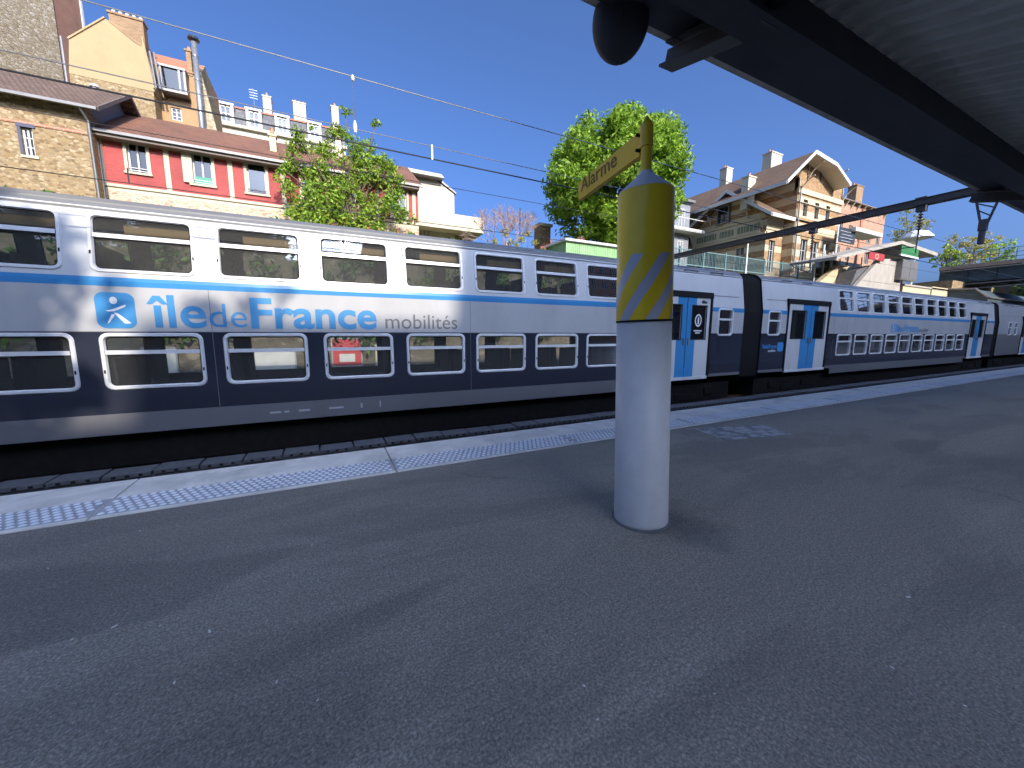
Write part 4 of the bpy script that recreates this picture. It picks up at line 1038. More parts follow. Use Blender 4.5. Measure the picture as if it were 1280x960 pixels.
q = MB(); cx, cz = V(556, 254); n = 18
q.poly([(cx-.75*math.sin(R(10+80*j/n)), VY-.02, cz-.5+1.0*math.cos(R(10+80*j/n))) for j in range(n+1)] + [(cx-.69*math.sin(R(10+80*j/n)), VY-.02, cz-.5+.93*math.cos(R(10+80*j/n))) for j in range(n, -1, -1)]); q.build('stair_rail', 'zinc', vil)
# ================================================================== STATION BUILDING
stn = thing('station_building', 'yellow and red banded stone station house with two gables on the street above', 'building', (40, 24, 6))
SX0, SX1, SY0 = 37.75, 45.2, 20.0     # main block
WXL, WY0, WY1 = 35.2, 20.9, 28.6       # wing, gable to -X
zsb = 6.2
BANDS = []
def bands(z0, zt, a, b, h1=.55, h2=.75):
    out = []; z = z0; k = 0
    while z < zt: out.append((z, a if k % 2 == 0 else b)); z += h1 if k % 2 == 0 else h2; k += 1
    return out
zc, za = 13.95, 17.4
arch = [(x-.55, x+.55, 7.2, 10.0) for x in (39.5, 41.4, 43.3)]
upw = [(x-.35, x+.35, 11.95, 13.35) for x in (39.1, 41.0, 42.9)]
mb = MB()
mb.facade(lambda u, v, w_: (u, SY0+w_, v), SX0, SX1, zsb, zc, arch+upw, bands(zsb, zc, 0, 1, .62, .5), depth=.25)
mb.facade(lambda u, v, w_: (SX0+w_, u, v), SY0, SY0+14, zsb, 15.0, (), bands(zsb, 15, 0, 1, .62, .5), depth=0)
mb.poly([(SX1, SY0, zsb), (SX1, SY0+14, zsb), (SX1, SY0+14, 15), (SX1, SY0, 15)])
mb.build('wall', ['cream', 'rubble_red'], stn)
# main gable (half-hipped) in red rubble under a deep white verge
gx = (SX0+SX1)/2-.4
gp = [(SX0, zc+.002), (SX1, zc+.002), (SX1, 15.4), (43.2, 16.7), (40.9, 17.4), (39.9, 17.3), (38.3, 15.8), (SX0, 15.2)]
mb = MB(); mb.prism(gp, SY0+.02, SY0+.3, 'Y'); mb.build('gable', 'rubble_red', stn)
q = MB(); q.box(SX0-.05, SX1+.05, SY0-.12, SY0+.1, zc-.22, zc+.2); q.box(SX0-.03, SX1+.03, SY0-.08, SY0-.002, zc-1.0, zc-.9); q.build('cornice', 'cream', stn)
q = MB(); q.box(gx-.12, gx+.12, SY0-.02, SY0+.1, 15.3, 16.6); q.build('gable_slot', 'dark_board', stn)
RV = [(p.x, p.z) for p in (at(985, 228, Y=18.72), at(1021, 191, Y=18.72), at(1047, 207, Y=18.72), at(1064, 232, Y=18.72))]
q = MB()
for (p, p2) in zip(RV, RV[1:]): q.prism([p, p2, (p2[0], p2[1]+.18), (p[0], p[1]+.18)], SY0-1.2, SY0+14, 'Y')
rf = q.build('roof', 'roof_station', stn)
q = MB()
for (p, p2) in zip(RV, RV[1:]): q.prism([(p[0], p[1]-.06), (p2[0], p2[1]-.06), (p2[0], p2[1]+.24), (p[0], p[1]+.24)], SY0-1.28, SY0-1.202, 'Y')
q.prism([(RV[0][0]-.05, RV[0][1]-.08), (RV[0][0]+.02, RV[0][1]-.08), (RV[0][0]+.02, RV[0][1]+.2), (RV[0][0]-.05, RV[0][1]+.2)], SY0-1.2, SY0+14, 'Y')
q.build('verge_board', 'white_wood', rf)
q = MB()
for (p, p2) in zip(RV, RV[1:]): q.prism([(p[0], p[1]-.05), (p2[0], p2[1]-.05), (p2[0], p2[1]-.002), (p[0], p[1]-.002)], SY0-1.2, SY0, 'Y')
q.build('verge_soffit', 'trim', rf)
for x, z in ((SX0+.1, 14.6), (39.0, 15.9), (43.1, 16.0), (SX1-.1, 14.9)):
    q = MB(); pts = [(x, SY0-.05, z-.9), (x, SY0-.35, z-.35), (x, SY0-.8, z+.05), (x, SY0-1.15, z+.2)]; q.tube(pts, .06, 5); q.tube([(x, SY0-.05, z-.9), (x, SY0-.05, z+.4)], .05, 5); q.build('bracket', 'trim', rf)
for a, b, c, d_ in upw: window(stn, ((a+b)/2, SY0+.15, c), b-a, d_-c, 0, 'cross', 'zinc')
for a, b, c, d_ in arch:
    wn = window(stn, ((a+b)/2, SY0+.15, c), b-a, d_-c, 0, 'cross')
    q = MB(); n = 8; cx = 0
    q.poly([(.55*math.cos(math.pi*j/n)*1.3, -.18, 2.8+.45*math.sin(math.pi*j/n)) for j in range(n+1)]); q.build('arch_head', 'rubble_red', wn, base=(0, 0, 0))
for px0, px1, y, py in ((960, 975, 25.5, 192), (905, 914, 33.0, 211)):
    pa, pb = at(px0, py, Y=y), at(px1, py, Y=y); chimney(stn, pa.x, pb.x-.25, y-.4, y+.5, 14.6, pa.z, 'cream_render', 3)
q = MB(); q.tube([(SX0+.15, SY0-.15, zc+.3), (SX0+.15, SY0-.15, 7)], .07, 8); q.build('downpipe', 'zinc', stn)
# wing
ze, zr = 11.75, 14.55; yr = 24.3
mb = MB(); mb.facade(lambda u, v, w_: (u, WY0+w_, v), WXL, SX0-.002, zsb, ze, [(35.75, 36.65, 7.0, 9.9)], [(z, k_) for z, k_ in bands(zsb, 10.2, 0, 1, .5, .8)] + [(10.2, 0)], depth=.25)
hw = [(24.5, 25.5, 12.1, 13.6)] + [(y-.45, y+.45, 7.3, 9.5) for y in (23.2, 26.0, 27.4)]
mb.facade(lambda u, v, w_: (WXL+w_, u, v), WY0, WY1, zsb, ze, hw[1:], bands(zsb, ze, 1, 0, .55, .5), depth=.25)
bz = [(ze, 0), (12.15, 1), (12.6, 0), (13.0, 1), (13.45, 0), (13.8, 1), (14.1, 0)]
for (z0, k_), (z1, _) in zip(bz, bz[1:]+[(zr, 0)]):
    f0, f1 = (z0-ze)/(zr-ze), (z1-ze)/(zr-ze)
    mb.poly([(WXL, WY0+(yr-WY0)*f0, z0), (WXL, WY1-(WY1-yr)*f0, z0), (WXL, WY1-(WY1-yr)*f1, z1), (WXL, WY0+(yr-WY0)*f1, z1)], k_)
mb.build('wing_wall', ['cream', 'rubble_red'], stn)
window(stn, (35.2+1.0, WY0+.15, 7.0), .9, 2.9, 0, 'cross')
q = MB(); q.poly([(36.2+.6*math.cos(math.pi*j/8), WY0-.02, 9.75+.5*math.sin(math.pi*j/8)) for j in range(9)]); q.build('arch_head', 'rubble_red', stn)
window(stn, (WXL-.05, 25.0, 12.1), 1.0, 1.5, R(-90), 'casement', 'dark_wood', 'zinc')
for y in (23.2, 26.0, 27.4): window(stn, (WXL+.12, y, 7.3), .9, 2.2, R(-90), 'cross', 'white_wood')
q = MB(); q.box(WXL-.06, WXL, WY0+.5, WY1-.3, 10.45, 11.55); ins = q.build('inscription_panel', 'trim', stn)
lm = paint('lettering_faint', (.17, .19, .12), .8)
y = WY1-.8
for wl_ in (8, 5, 7):
    q = MB()
    for _ in range(wl_):
        L_ = random.choice((.14, .2, .2, .26)); q.box(WXL-.085, WXL-.062, y-L_, y, 10.72, 11.28); y -= L_+.08
    q.build('raised_lettering', lm, ins); y -= .3
q = MB(); q.box(WXL-.14, WXL, WY0, WY1, 10.22, 10.4); q.box(WXL-.14, WXL, WY0, WY1, 11.6, 11.75); q.box(WXL-.02, SX0, WY0-.12, WY0-.002, 10.22, 10.4); q.build('string_course', 'cream', stn)
q = MB(); q.prism([(WY0-.9, ze-.35), (yr, zr), (WY1+1.2, ze-.55), (WY1+1.2, ze-.37), (yr, zr+.2), (WY0-.9, ze-.17)], WXL-.9, SX0+3, 'X'); r2 = q.build('wing_roof', 'roof_station', stn)
q = MB()
for p, p2 in (((WY0-.9, ze-.4), (yr, zr-.05)), ((yr, zr-.05), (WY1+1.2, ze-.6))): q.prism([p, p2, (p2[0], p2[1]+.3), (p[0], p[1]+.3)], WXL-.98, WXL-.902, 'X')
q.box(WXL-.9, SX0-.1, WY0-.98, WY0-.902, ze-.42, ze-.12); q.build('verge_board', 'white_wood', r2)
for y, z in ((WY0+.3, ze-.1), (22.6, 12.8), (26.3, 13.0), (WY1-.3, ze-.1)):
    q = MB(); q.tube([(WXL-.05, y, z-.9), (WXL-.3, y, z-.35), (WXL-.85, y, z+.1)], .06, 5); q.build('bracket', 'trim', r2)
pa, pb = at(932, 222, Y=22.6), at(941, 222, Y=22.6); chimney(stn, pa.x, pb.x, 22.3, 22.9, 12.6, pa.z, 'cream_render', 1)
q = MB(); q.box(SX0-.3, SX1+6, SY0-1.8, SY0-.05, 10.35, 10.55) if False else q.box(44.6, 50, SY0-1.6, SY0-.05, 11.0, 11.35); q.build('awning', 'white_wood', stn)
# dark notice board on a post in front of the station, red and green signs
a, b = at(1049, 283, Y=18.8), at(1067, 306, Y=18.8)
t = thing('departure_board', 'dark board with pale lines on a white post before the station house', 'sign', (a.x, 18.8, 6.3))
MB().box(a.x, b.x, 18.75, 18.85, b.z, a.z).build('board', 'dark_board', t, bevel=.02)
q = MB()
for k_ in range(4): q.box(a.x+.2+.25*(k_ % 2), b.x-.75+.2*(k_ % 3), 18.74, 18.749, a.z-.35-.28*k_, a.z-.31-.28*k_)
q.build('printed_lines', 'grey', t); MB().tube([(a.x-.12, 18.8, 6), (a.x-.12, 18.8, a.z+.1)], .06, 8).build('post', 'rail_white', t)

# brick apartment house behind
BY = 26.0; a, b = at(1046, 250, Y=BY), at(1107, 268, Y=BY)
bz1 = at(1080, 258, Y=BY).z
brk = thing('orange_brick_house', 'tall orange brick apartment house with dark hipped roof behind the station', 'building', ((a.x+b.x)/2, BY+5, 6))
ws = []
for fl_ in range(4):
    for k_ in range(5): x = a.x+1.6+k_*(b.x-a.x-2.2)/4.3; ws.append((x-.5, x+.5, 8.2+2.75*fl_, 9.9+2.75*fl_))
ws = [w_ for w_ in ws if w_[3] < bz1-.2]
mb = MB(); mb.facade(lambda u, v, w_: (u, BY+w_, v), a.x, b.x, 6, bz1, ws, depth=.2)
mb.poly([(a.x, BY+11, 6), (a.x, BY, 6), (a.x, BY, bz1), (a.x, BY+11, bz1)]); mb.poly([(b.x, BY, 6), (b.x, BY+11, 6), (b.x, BY+11, bz1), (b.x, BY, bz1)]); mb.build('wall', 'orange_brick', brk)
for w_ in ws: window(brk, ((w_[0]+w_[1])/2, BY+.1, w_[2]), 1.0, w_[3]-w_[2], 0, 'casement')
q = MB(); q.box(a.x-.3, b.x+.3, BY-.5, BY-.01, bz1-.12, bz1); q.build('eave', 'soffit', brk)
for k_ in range(9): x = a.x+.5+k_*(b.x-a.x-1)/8; q = MB(); q.prism([(BY, bz1-.9), (BY-.45, bz1-.14), (BY, bz1-.14)], x-.05, x+.05, 'X'); q.build('bracket', 'trim', brk)
q = MB(); q.prism([(BY-.5, bz1+.002), (BY+3.5, bz1+1.4), (BY+11.5, bz1)], a.x-.3, b.x+.3, 'X'); q.build('roof', 'slate', brk)
q = MB(); x = a.x+(b.x-a.x)*.52; q.box(x-.45, x+.1, BY-.1, BY-.002, 6, bz1-.14); q.build('rainwater_strip', 'ridge_red', brk)
c_ = at(1071, 234, Y=28); chimney(brk, c_.x-.9, c_.x+.9, 27.6, 28.6, bz1-.2, c_.z, 'chimney_brick', 4)

# ---- railing with white posts along the street edge on the right
t = thing('street_railing', 'grey green mesh railing along the street edge in front of the station', 'railing', (32, 18.4, 6))
FY = 18.7; x0, x1 = at(845, 312, Y=FY).x-2, 43.5
q = MB(); q.box(x0, x1, FY-.03, FY+.03, 7.22, 7.28); q.box(x0, x1, FY-.03, FY+.03, 6.22, 6.28); q.build('rails', 'rail_green', t)
q = MB(); x = x0
while x < x1: q.box(x, x+.03, FY-.015, FY+.015, 6.28, 7.22); x += .16
q.build('bars', 'rail_green', t)
x = x0; n = 0
while x < x1:
    MB().box(x-.05, x+.05, FY-.05, FY+.05, 5.6, 7.4).build('post', 'rail_green', t); x += 2.4
t = thing('glass_screen', 'pale glass screen with white posts beside the covered stairs', 'screen', (38, 17.3, 6))
q = MB(); q.box(36.0, 43.5, 17.28, 17.32, 6.1, 7.7); q.build('panel', glass('screen_glass', (.75, .85, .83), .1, .75, 1), t)
for k_ in range(7): MB().tube([(36+k_*1.25, 17.25, 5.6), (36+k_*1.25, 17.25, 8.3)], .05, 8).build('post', 'rail_white', t)
# lamp posts
for px, py0, py1, Y_, lab in ((935, 303, 345, 18.6, 'slim white lamp post in front of the station wing'), (1147, 296, 358, 15.3, 'white station lamp post beside the covered stairs')):
    a, b = at(px, py0, Y=Y_), at(px, py1, Y=Y_); t = thing('lamp_post', lab, 'lamp post', (a.x, Y_, b.z))
    MB().tube([(a.x, Y_, b.z-1), (a.x, Y_, a.z)], [.075, .05], 10).build('pole', 'rail_white', t)
    q = MB(); q.box(a.x-.35, a.x+.1, Y_-.1, Y_+.1, a.z-.02, a.z+.08); q.build('lamp_head', 'rail_white', t, bevel=.02)

# ---- covered concrete stairs down to the far platform
st = thing('covered_stairs', 'pale concrete stair enclosure with sloping parapet and wedge roof right of the station', 'stairs', (40, 15, 0))
YS = 15.0
p1, p2, p3, p4 = at(1066, 362, Y=YS), at(1100, 324, Y=YS), at(1128, 323, Y=YS), at(1128, 364, Y=YS)
q = MB(); q.prism([(p1.x, 0), (p4.x, 0), (p3.x, p3.z), (p2.x, p2.z), (p1.x, p1.z)], YS, YS+.3, 'Y'); q.build('stair_wall', 'wall_conc', st)
o1, o2, o3, o4 = at(1046, 358, Y=YS), at(1080, 327, Y=YS), at(1094, 328, Y=YS), at(1063, 360, Y=YS)
q = MB(); q.prism([(o1.x, 0), (o4.x, 0), (o4.x, o4.z), (o3.x, o3.z), (o2.x, o2.z), (o1.x, o1.z)], YS+1.6, YS+2.0, 'Y'); q.build('parapet', 'cream', st)
q = MB(); q.prism([(o1.x, 0), (o4.x+.3, 0), (p2.x-.1, p2.z-.4), (o2.x, o2.z-.6)], YS+.4, YS+1.5, 'Y'); q.build('stair_flight', 'dark_conc', st)
r0, r1_, r2_ = at(1046, 322, Y=YS-.4), at(1128, 303, Y=YS-.4), at(1172, 319, Y=YS-.4)
q = MB(); q.prism([(r0.x, r0.z-.12), (r1_.x, r1_.z-.12), (r2_.x, r2_.z-.1), (r2_.x, r2_.z+.2), (r1_.x, r1_.z+.14), (r0.x, r0.z+.1)], YS-.4, YS+2.6, 'Y'); q.build('canopy_roof', 'wall_conc', st)
for x in (r0.x+.4, r0.x+4.2, r1_.x-.4): q = MB(); q.tube([(x, YS+2.4, 6), (x, YS+2.4, 8.8 if x > r0.x+2 else 7.2)], .07, 8); q.build('canopy_post', 'rail_white', st)
a, b = at(1086, 316, Y=YS-.2), at(1104, 327, Y=YS-.2)
t = thing('red_sign', 'red sign with a pale ring hanging under the stair canopy', 'sign', (a.x, YS-.2, b.z))
MB().box(a.x, b.x, YS-.25, YS-.15, b.z, a.z+.1).build('sign_board', 'red_sign', t, bevel=.02)
q = MB(); cx, cz = (a.x+b.x)/2, (a.z+b.z)/2+.05; n = 20
for j in range(n):
    u, v = 2*math.pi*j/n, 2*math.pi*(j+1)/n; q.poly([(cx+r_*math.cos(w_)*1.5, YS-.254, cz+r_*math.sin(w_)) for r_, w_ in ((.2, u), (.2, v), (.14, v), (.14, u))])
q.build('ring', 'poster_tan', t)
a, b = at(1126, 307, Y=YS-.5), at(1146, 322, Y=YS-.5)
t = thing('green_sign', 'plain bright green panel under the edge of the stair canopy', 'sign', (a.x, YS-.5, b.z))
MB().box(a.x, b.x, YS-.58, YS-.5, b.z, a.z).build('sign_board', 'green_sign', t, bevel=.02); MB().box(a.x-.05, b.x+.05, YS-.6, YS-.48, b.z-.14, b.z-.01).build('sign_frame', 'rail_white', t)
a, b = at(1127, 324, Y=YS-.3), at(1143, 352, Y=YS-.3)
t = thing('equipment_cabinet', 'grey metal cabinet below the green panel at the stair end', 'cabinet', ((a.x+b.x)/2, YS-.1, b.z))
q = MB(); q.box(a.x, b.x, YS-.4, YS-.02, b.z, a.z); q.box(a.x+.05, (a.x+b.x)/2-.02, YS-.415, YS-.4, b.z+.1, a.z-.1); q.box((a.x+b.x)/2+.02, b.x-.05, YS-.415, YS-.4, b.z+.1, a.z-.1); q.build('cabinet_body', 'zinc', t)

# ---- umbrella-like white kiosk roof on the bridge end
a = at(1146, 292, Y=17.5)
t = thing('kiosk_awning', 'white dome-shaped awning at the bridge end above the stairs', 'awning', (a.x, 17.5, 8.3))
q = MB(); n = 16
q.lathe([(1.3, a.z-.5), (1.28, a.z-.38), (.85, a.z+.1), (.2, a.z+.36), (.05, a.z+.42)], (a.x, 17.5), 12); q.build('awning_cover', 'rail_white', t)
MB().tube([(a.x, 17.5, 7.5), (a.x, 17.5, a.z+.3)], .06, 8).build('pole', 'rail_white', t)

# ---- road bridge over the tracks
BX = 61.0
br = thing('road_bridge', 'dark blue steel girder road bridge crossing the tracks at the far right', 'bridge', (BX+4, 10, 0))
q = MB(); q.box(BX, BX+.3, -22, 17.2, 7.05, 8.3); q.box(BX-.18, BX+.45, -22, 17.2, 6.98, 7.05); q.box(BX-.2, BX+.45, -22, 17.2, 8.302, 8.36); q.box(BX+8, BX+8.3, -22, 17.2, 7.05, 8.3)
y = -21
while y < 17: q.box(BX-.14, BX-.002, y, y+.06, 7.05, 8.3); y += 1.9
q.build('girder', 'bridge', br)
q = MB(); q.box(BX-.35, BX+8.6, -22, 17.2, 8.37, 8.75); q.build('deck', 'bridge_deck', br)
q = MB()
for zz in (9.1, 9.5, 9.95): q.box(BX-.2, BX-.15, -22, 17.2, zz-.025, zz+.025)
y = -22
while y < 17.2: q.box(BX-.2, BX-.15, y, y+.05, 8.75, 10.0); y += .55
q.build('railing', 'rail_green', br)
q = MB(); q.tube([(BX-.4, 17, 8.2), (BX-.4, -22, 8.2)], .07, 8); q.tube([(BX-.35, 16.5, 6.7), (BX-.35, 9, 6.75), (BX-.35, 9, 6.3), (BX-.35, 16, 6.2)], .06, 8); q.build('pipe', 'zinc', br)
q = MB(); q.box(BX-3.5, BX+9, 15.2, 18, -.5, 6.95); q.build('abutment', 'rubble_tan', br)
q = MB(); q.box(BX-3.6, BX-2.5, 14.2, 15.19, 4.9, 5.3); q.box(BX-9, BX-3.51, 15.0, 15.5, 5.0, 6.0); q.build('wing_wall', 'cream', br)
for y in (4.9, -3.5): q = MB(); q.box(BX+.2, BX+8.2, y-.4, y+.4, -1, 7.04); q.build('pier', 'wall_conc', br)
fc = thing('far_canopy', 'low dark canopy with pale curved edge under the bridge beyond the train', 'canopy', (64, 13.6, 0))
q = MB(); q.prism([(12.4, 4.35), (12.4, 4.9), (13.2, 5.75), (15.4, 5.9), (15.4, 5.1)], 56, 84, 'X'); q.build('canopy_deck', 'bridge', fc)
q = MB(); q.tube([(55.9, 12.35, 4.95), (55.9, 13.2, 5.8), (55.9, 15.4, 5.95)], .1, 6); q.tube([(56, 12.33, 4.93), (84, 12.33, 4.93)], .08, 6); q.build('edge_trim', 'zinc', fc)
for x in (58, 66, 74, 82): q = MB(); q.tube([(x, 14.4, -.1), (x, 14.4, 5)], .09, 8); q.build('canopy_post', 'bridge', fc)
bb = thing('far_embankment_wall', 'pale sunlit stone wall below the bridge end, just above the train roof', 'wall', (52, 15.4, 0))
q = MB(); q.box(46, 57.4, 15.1, 15.5, 0, 5.75); q.build('wall_face', 'cream', bb); q = MB(); q.box(46, 57.4, 15.0, 15.54, 5.752, 5.9); q.build('coping', 'wall_conc', bb)

# ---- small things between villa and station
a, b = at(713, 299, Y=18.5), at(772, 320, Y=18.5)
t = thing('green_shed', 'light green corrugated shed under the big chestnut tree', 'shed', ((a.x+b.x)/2, 19.5, 5.9))
q = MB(); x = a.x
q.box(a.x, b.x+1, 18.95, 20.9, 5.6, a.z)
while x < b.x+1: q.box(x, x+.06, 18.92, 18.949, 5.6, a.z); x += .14
q.build('shed_wall', 'green_shed', t); q = MB(); q.box(a.x-.15, b.x+1.2, 18.75, 21.1, a.z+.002, a.z+.12); q.build('shed_roof', 'rail_white', t)
a, b = at(675, 282, Y=26), at(688, 305, Y=26)
t = thing('gate_pillar', 'small square stone pillar left of the chestnut crown', 'pillar', ((a.x+b.x)/2, 26.4, 7.5))
q = MB(); q.box(a.x, b.x, 26, 26.9, 7.3, a.z); q.build('pillar_shaft', 'rubble_tan', t); q = MB(); q.box(a.x-.12, b.x+.12, 25.88, 27.02, a.z+.002, a.z+.2); q.build('pillar_cap', 'cream', t)
a, b = at(842, 250, Y=27), at(868, 318, Y=27)
t = thing('grey_villa', 'narrow blue grey house with a white balcony behind the alarm column', 'house', ((a.x+b.x)/2, 29, 6))
q = MB(); q.box(a.x-3, b.x-1.0, 27, 32, 6, a.z); q.build('wall', 'grey_plaster', t); q = MB(); zz = at(855, 287, Y=26.4).z; q.box(a.x-3, b.x+.05, 26, 27.5, zz-.2, zz+.08); q.box(a.x-3, b.x+.05, 26, 26.06, zz+.9, zz+.96); q.build('balcony', 'white_wood', t)
q = MB(); q.box(a.x-3.2, b.x-.8, 26.6, 32, a.z+.002, a.z+.2); q.build('roof', 'zinc', t)
for k_ in range(2): window(t, (a.x+.6+1.4*k_-.8, 26.96, zz-2.6), .8, 1.7); window(t, (a.x+.6+1.4*k_-.8, 26.96, zz+.3), .8, 1.8)

# ================================================================== TREES
def leaves(name, parent, centers, n, size, mat, spread, flat=.7, up=.25):
    """leaf faces scattered in clumps: centers = [(Vector, radius)]"""
    mb = MB(); wts = [r_**2 for _, r_ in centers]; tot = sum(wts)
    for (c, r_), w_ in zip(centers, wts):
        for _ in range(max(4, int(n*w_/tot))):
            d = Vector((random.gauss(0, 1), random.gauss(0, 1), random.gauss(0, 1)))
            if d.length < 1e-3: continue
            d.normalize(); p = c + Vector((d.x, d.y, d.z*flat))*r_*(random.random()**.4)*random.uniform(.8, 1.12)
            nrm = (d*.6+Vector((random.uniform(-1, 1), random.uniform(-1, 1), random.uniform(-.6, 1)))).normalized()
            a = nrm.orthogonal().normalized(); a = Matrix.Rotation(random.uniform(0, 6.28), 3, nrm) @ a; b = nrm.cross(a)
            s_ = size*random.uniform(.55, 1.25); bend = nrm*s_*.18
            i = len(mb.v)
            mb.v += [tuple(p-a*s_), tuple(p+b*s_*.42-bend*.2), tuple(p+a*s_-bend), tuple(p-b*s_*.42-bend*.2)]
            mb.f.append((i, i+1, i+2, i+3)); mb.mi.append(0)
    return mb.build(name, mat, parent)
def limb_tree(t, base, height, r0, n_limbs, crown, mat='bark', seed=1):
    rnd = random.Random(seed); q = MB(); base = Vector(base)
    top = base+Vector((rnd.uniform(-.2, .2), rnd.uniform(-.2, .2), height*.55))
    q.tube([base, base.lerp(top, .35)+Vector((.08, .05, 0)), top], [r0, r0*.8, r0*.55], 10)
    for k_ in range(n_limbs):
        c, rr = crown[k_ % len(crown)]; s_ = base.lerp(top, rnd.uniform(.5, 1)); mid = s_.lerp(c, .5)+Vector((rnd.uniform(-.3, .3), rnd.uniform(-.3, .3), rnd.uniform(0, .4)))
        q.tube([s_, mid, c], [r0*.35, r0*.22, r0*.06], 6)
    return q.build('trunk', mat, t)

# big chestnut
ctr = at(768, 230, Y=22); rad = (at(868, 225, Y=22)-at(668, 225, Y=22)).length/2*.93
t = thing('chestnut_tree', 'big round bright green chestnut tree behind the alarm sign', 'tree', (ctr.x, 22, 6.7))
random.seed(11)
cl = []
for k_ in range(260):
    d = Vector((random.gauss(0, 1), random.gauss(0, 1), random.gauss(0, 1))).normalized()
    rr = rad*(.40+.60*random.random()**.55)*(1+.05*math.sin(d.x*5+d.z*7)); 
    p = ctr+Vector((d.x*rr*1.0, d.y*rr*.9, d.z*rr*.90))*.70
    if p.z < 7.3: continue
    cl.append((p, random.uniform(.75, 1.2)))
limb_tree(t, (ctr.x, 22, 6.2), 9, .38, 40, cl, seed=3)
leaves('crown', t, cl, 52000, .18, 'leaf_big', 1)

# young climber in front of the red house
t = thing('climbing_shrub', 'loose yellow green climbing shrub with upright shoots in front of the red house', 'shrub', (1.2, 25.6, 7.6))
random.seed(5); cl = []; q = MB()
root = at(435, 292, Y=25.8)
shoots = [(432, 142, .35), (470, 155, .4), (450, 200, 1), (410, 190, .9), (372, 168, .55), (365, 200, .9), (395, 225, 1.1), (430, 235, 1.2), (465, 220, 1.0), (490, 208, .7), (500, 225, .55), (440, 180, .8), (425, 165, .6), (462, 182, .6),
          (380, 250, .8), (420, 270, .9), (455, 262, .9), (480, 258, .7), (400, 285, .7), (365, 270, .6), (440, 290, .7), (500, 275, .45), (475, 285, .5), (380, 185, .5), (355, 212, .45), (485, 235, .7), (445, 215, .9), (410, 245, .9), (370, 262, .9), (390, 274, 1.0), (470, 266, 1.0), (490, 250, .9), (455, 282, .9), (435, 276, 1.0), (500, 264, .8), (415, 258, 1.0), (362, 238, .7), (400, 210, .8), (475, 200, .7)]
for px, py, rr in shoots:
    p = at(px, py, Y=25.6+random.uniform(-.5, .4)); cl.append((p, rr*.72))
    mid = root.lerp(p, .5)+Vector((random.uniform(-.3, .3), 0, .3)); q.tube([root+Vector((random.uniform(-.6, .6), 0, -.6)), mid, p, p+Vector((0, 0, rr*.4))], [.07, .045, .02, .01], 5)
    for _ in range(3):
        d = Vector((random.gauss(0, .5), random.gauss(0, .3), random.gauss(.2, .5)))*rr; cl.append((p+d, rr*.45)); q.tube([p, p+d], [.02, .008], 4)
q.build('stems', 'bark', t)
leaves('foliage', t, cl, 11500, .125, 'leaf_yel', 1, 1.0)
t = thing('flowering_hedge', 'low hedge with coral pink blossom at the foot of the red house', 'hedge', (1.5, 24.9, 7.3))
cl = [(at(px, 283+(px-370)*.10+random.uniform(-4, 8), Y=24.8+random.uniform(-.3, .3)), random.uniform(.35, .6)) for px in range(366, 515, 7)]
q = MB()
for c, _ in cl: q.tube([(c.x, c.y, 7.0), tuple(c)], [.02, .008], 4)
q.build('stems', 'bark', t)
leaves('foliage', t, cl, 1900, .12, 'leaf_yel', 1)
leaves('blossom', t, [(c+Vector((0, -.2, .1)), r_) for c, r_ in cl[6:]], 420, .085, 'flower', 1)

# bare pinkish tree
def branch(q, p, d, L, r_, depth, rnd, tips):
    p2 = p+d*L; q.tube([p, p.lerp(p2, .5)+Vector((rnd.uniform(-.05, .05), rnd.uniform(-.05, .05), .02)), p2], [r_, r_*.8, r_*.6], 5 if depth > 2 else 3, caps=False)
    tips.append(p2)
    if depth == 0: return
    for _ in range(rnd.choice((2, 3, 3))):
        nd = (d+Vector((rnd.gauss(0, .42), rnd.gauss(0, .42), rnd.gauss(.12, .25)))).normalized(); branch(q, p.lerp(p2, rnd.uniform(.55, 1)), nd, L*rnd.uniform(.62, .85), r_*.70, depth-1, rnd, tips)
bt = at(632, 310, Y=24)
t = thing('bare_tree', 'leafless tree of fine pinkish twigs between the white villa and the chestnut', 'tree', (bt.x, 24, bt.z-.8))
q = MB(); tips = []; rnd = random.Random(8)
for dx, dv in ((0, (0, 0, 1)), (.3, (.35, 0, .9)), (-.25, (-.4, 0, .9)), (.1, (.1, .3, .9)), (-.1, (-.15, -.3, .9))):
    branch(q, Vector((bt.x+dx, 24, bt.z-.9)), Vector(dv).normalized(), 1.3, .05, 6, rnd, tips)
q.build('trunk', 'twig', t)
t = thing('young_shrub', 'sparse shrub with a few green leaves below the bare tree', 'shrub', (bt.x+.8, 23, 6.6))
cl = [(at(px, py, Y=23), .32) for px, py in ((632, 290), (638, 302), (652, 300), (668, 303), (618, 302), (660, 292), (645, 308))]
q = MB()
for c, _ in cl: q.tube([(c.x, 23, 6.4), tuple(c)], [.03, .01], 4)
q.build('stems', 'bark', t); leaves('foliage', t, cl, 330, .10, 'leaf_gold', 1)
t = thing('brown_hedge', 'brownish pink budding hedge left of the green shed', 'hedge', (13.4, 21, 6.4))
cl = [(at(px, py, Y=21), .38) for px, py in ((690, 306), (700, 304), (710, 308), (718, 304), (682, 310), (725, 300))]
q = MB(); rnd = random.Random(4)
for c, _ in cl: branch(q, Vector((c.x, c.y, c.z-.7)), Vector((0, 0, 1)), .45, .03, 3, rnd, [])
q.build('stems', 'twig', t); leaves('foliage', t, cl, 260, .09, 'flower', 1)

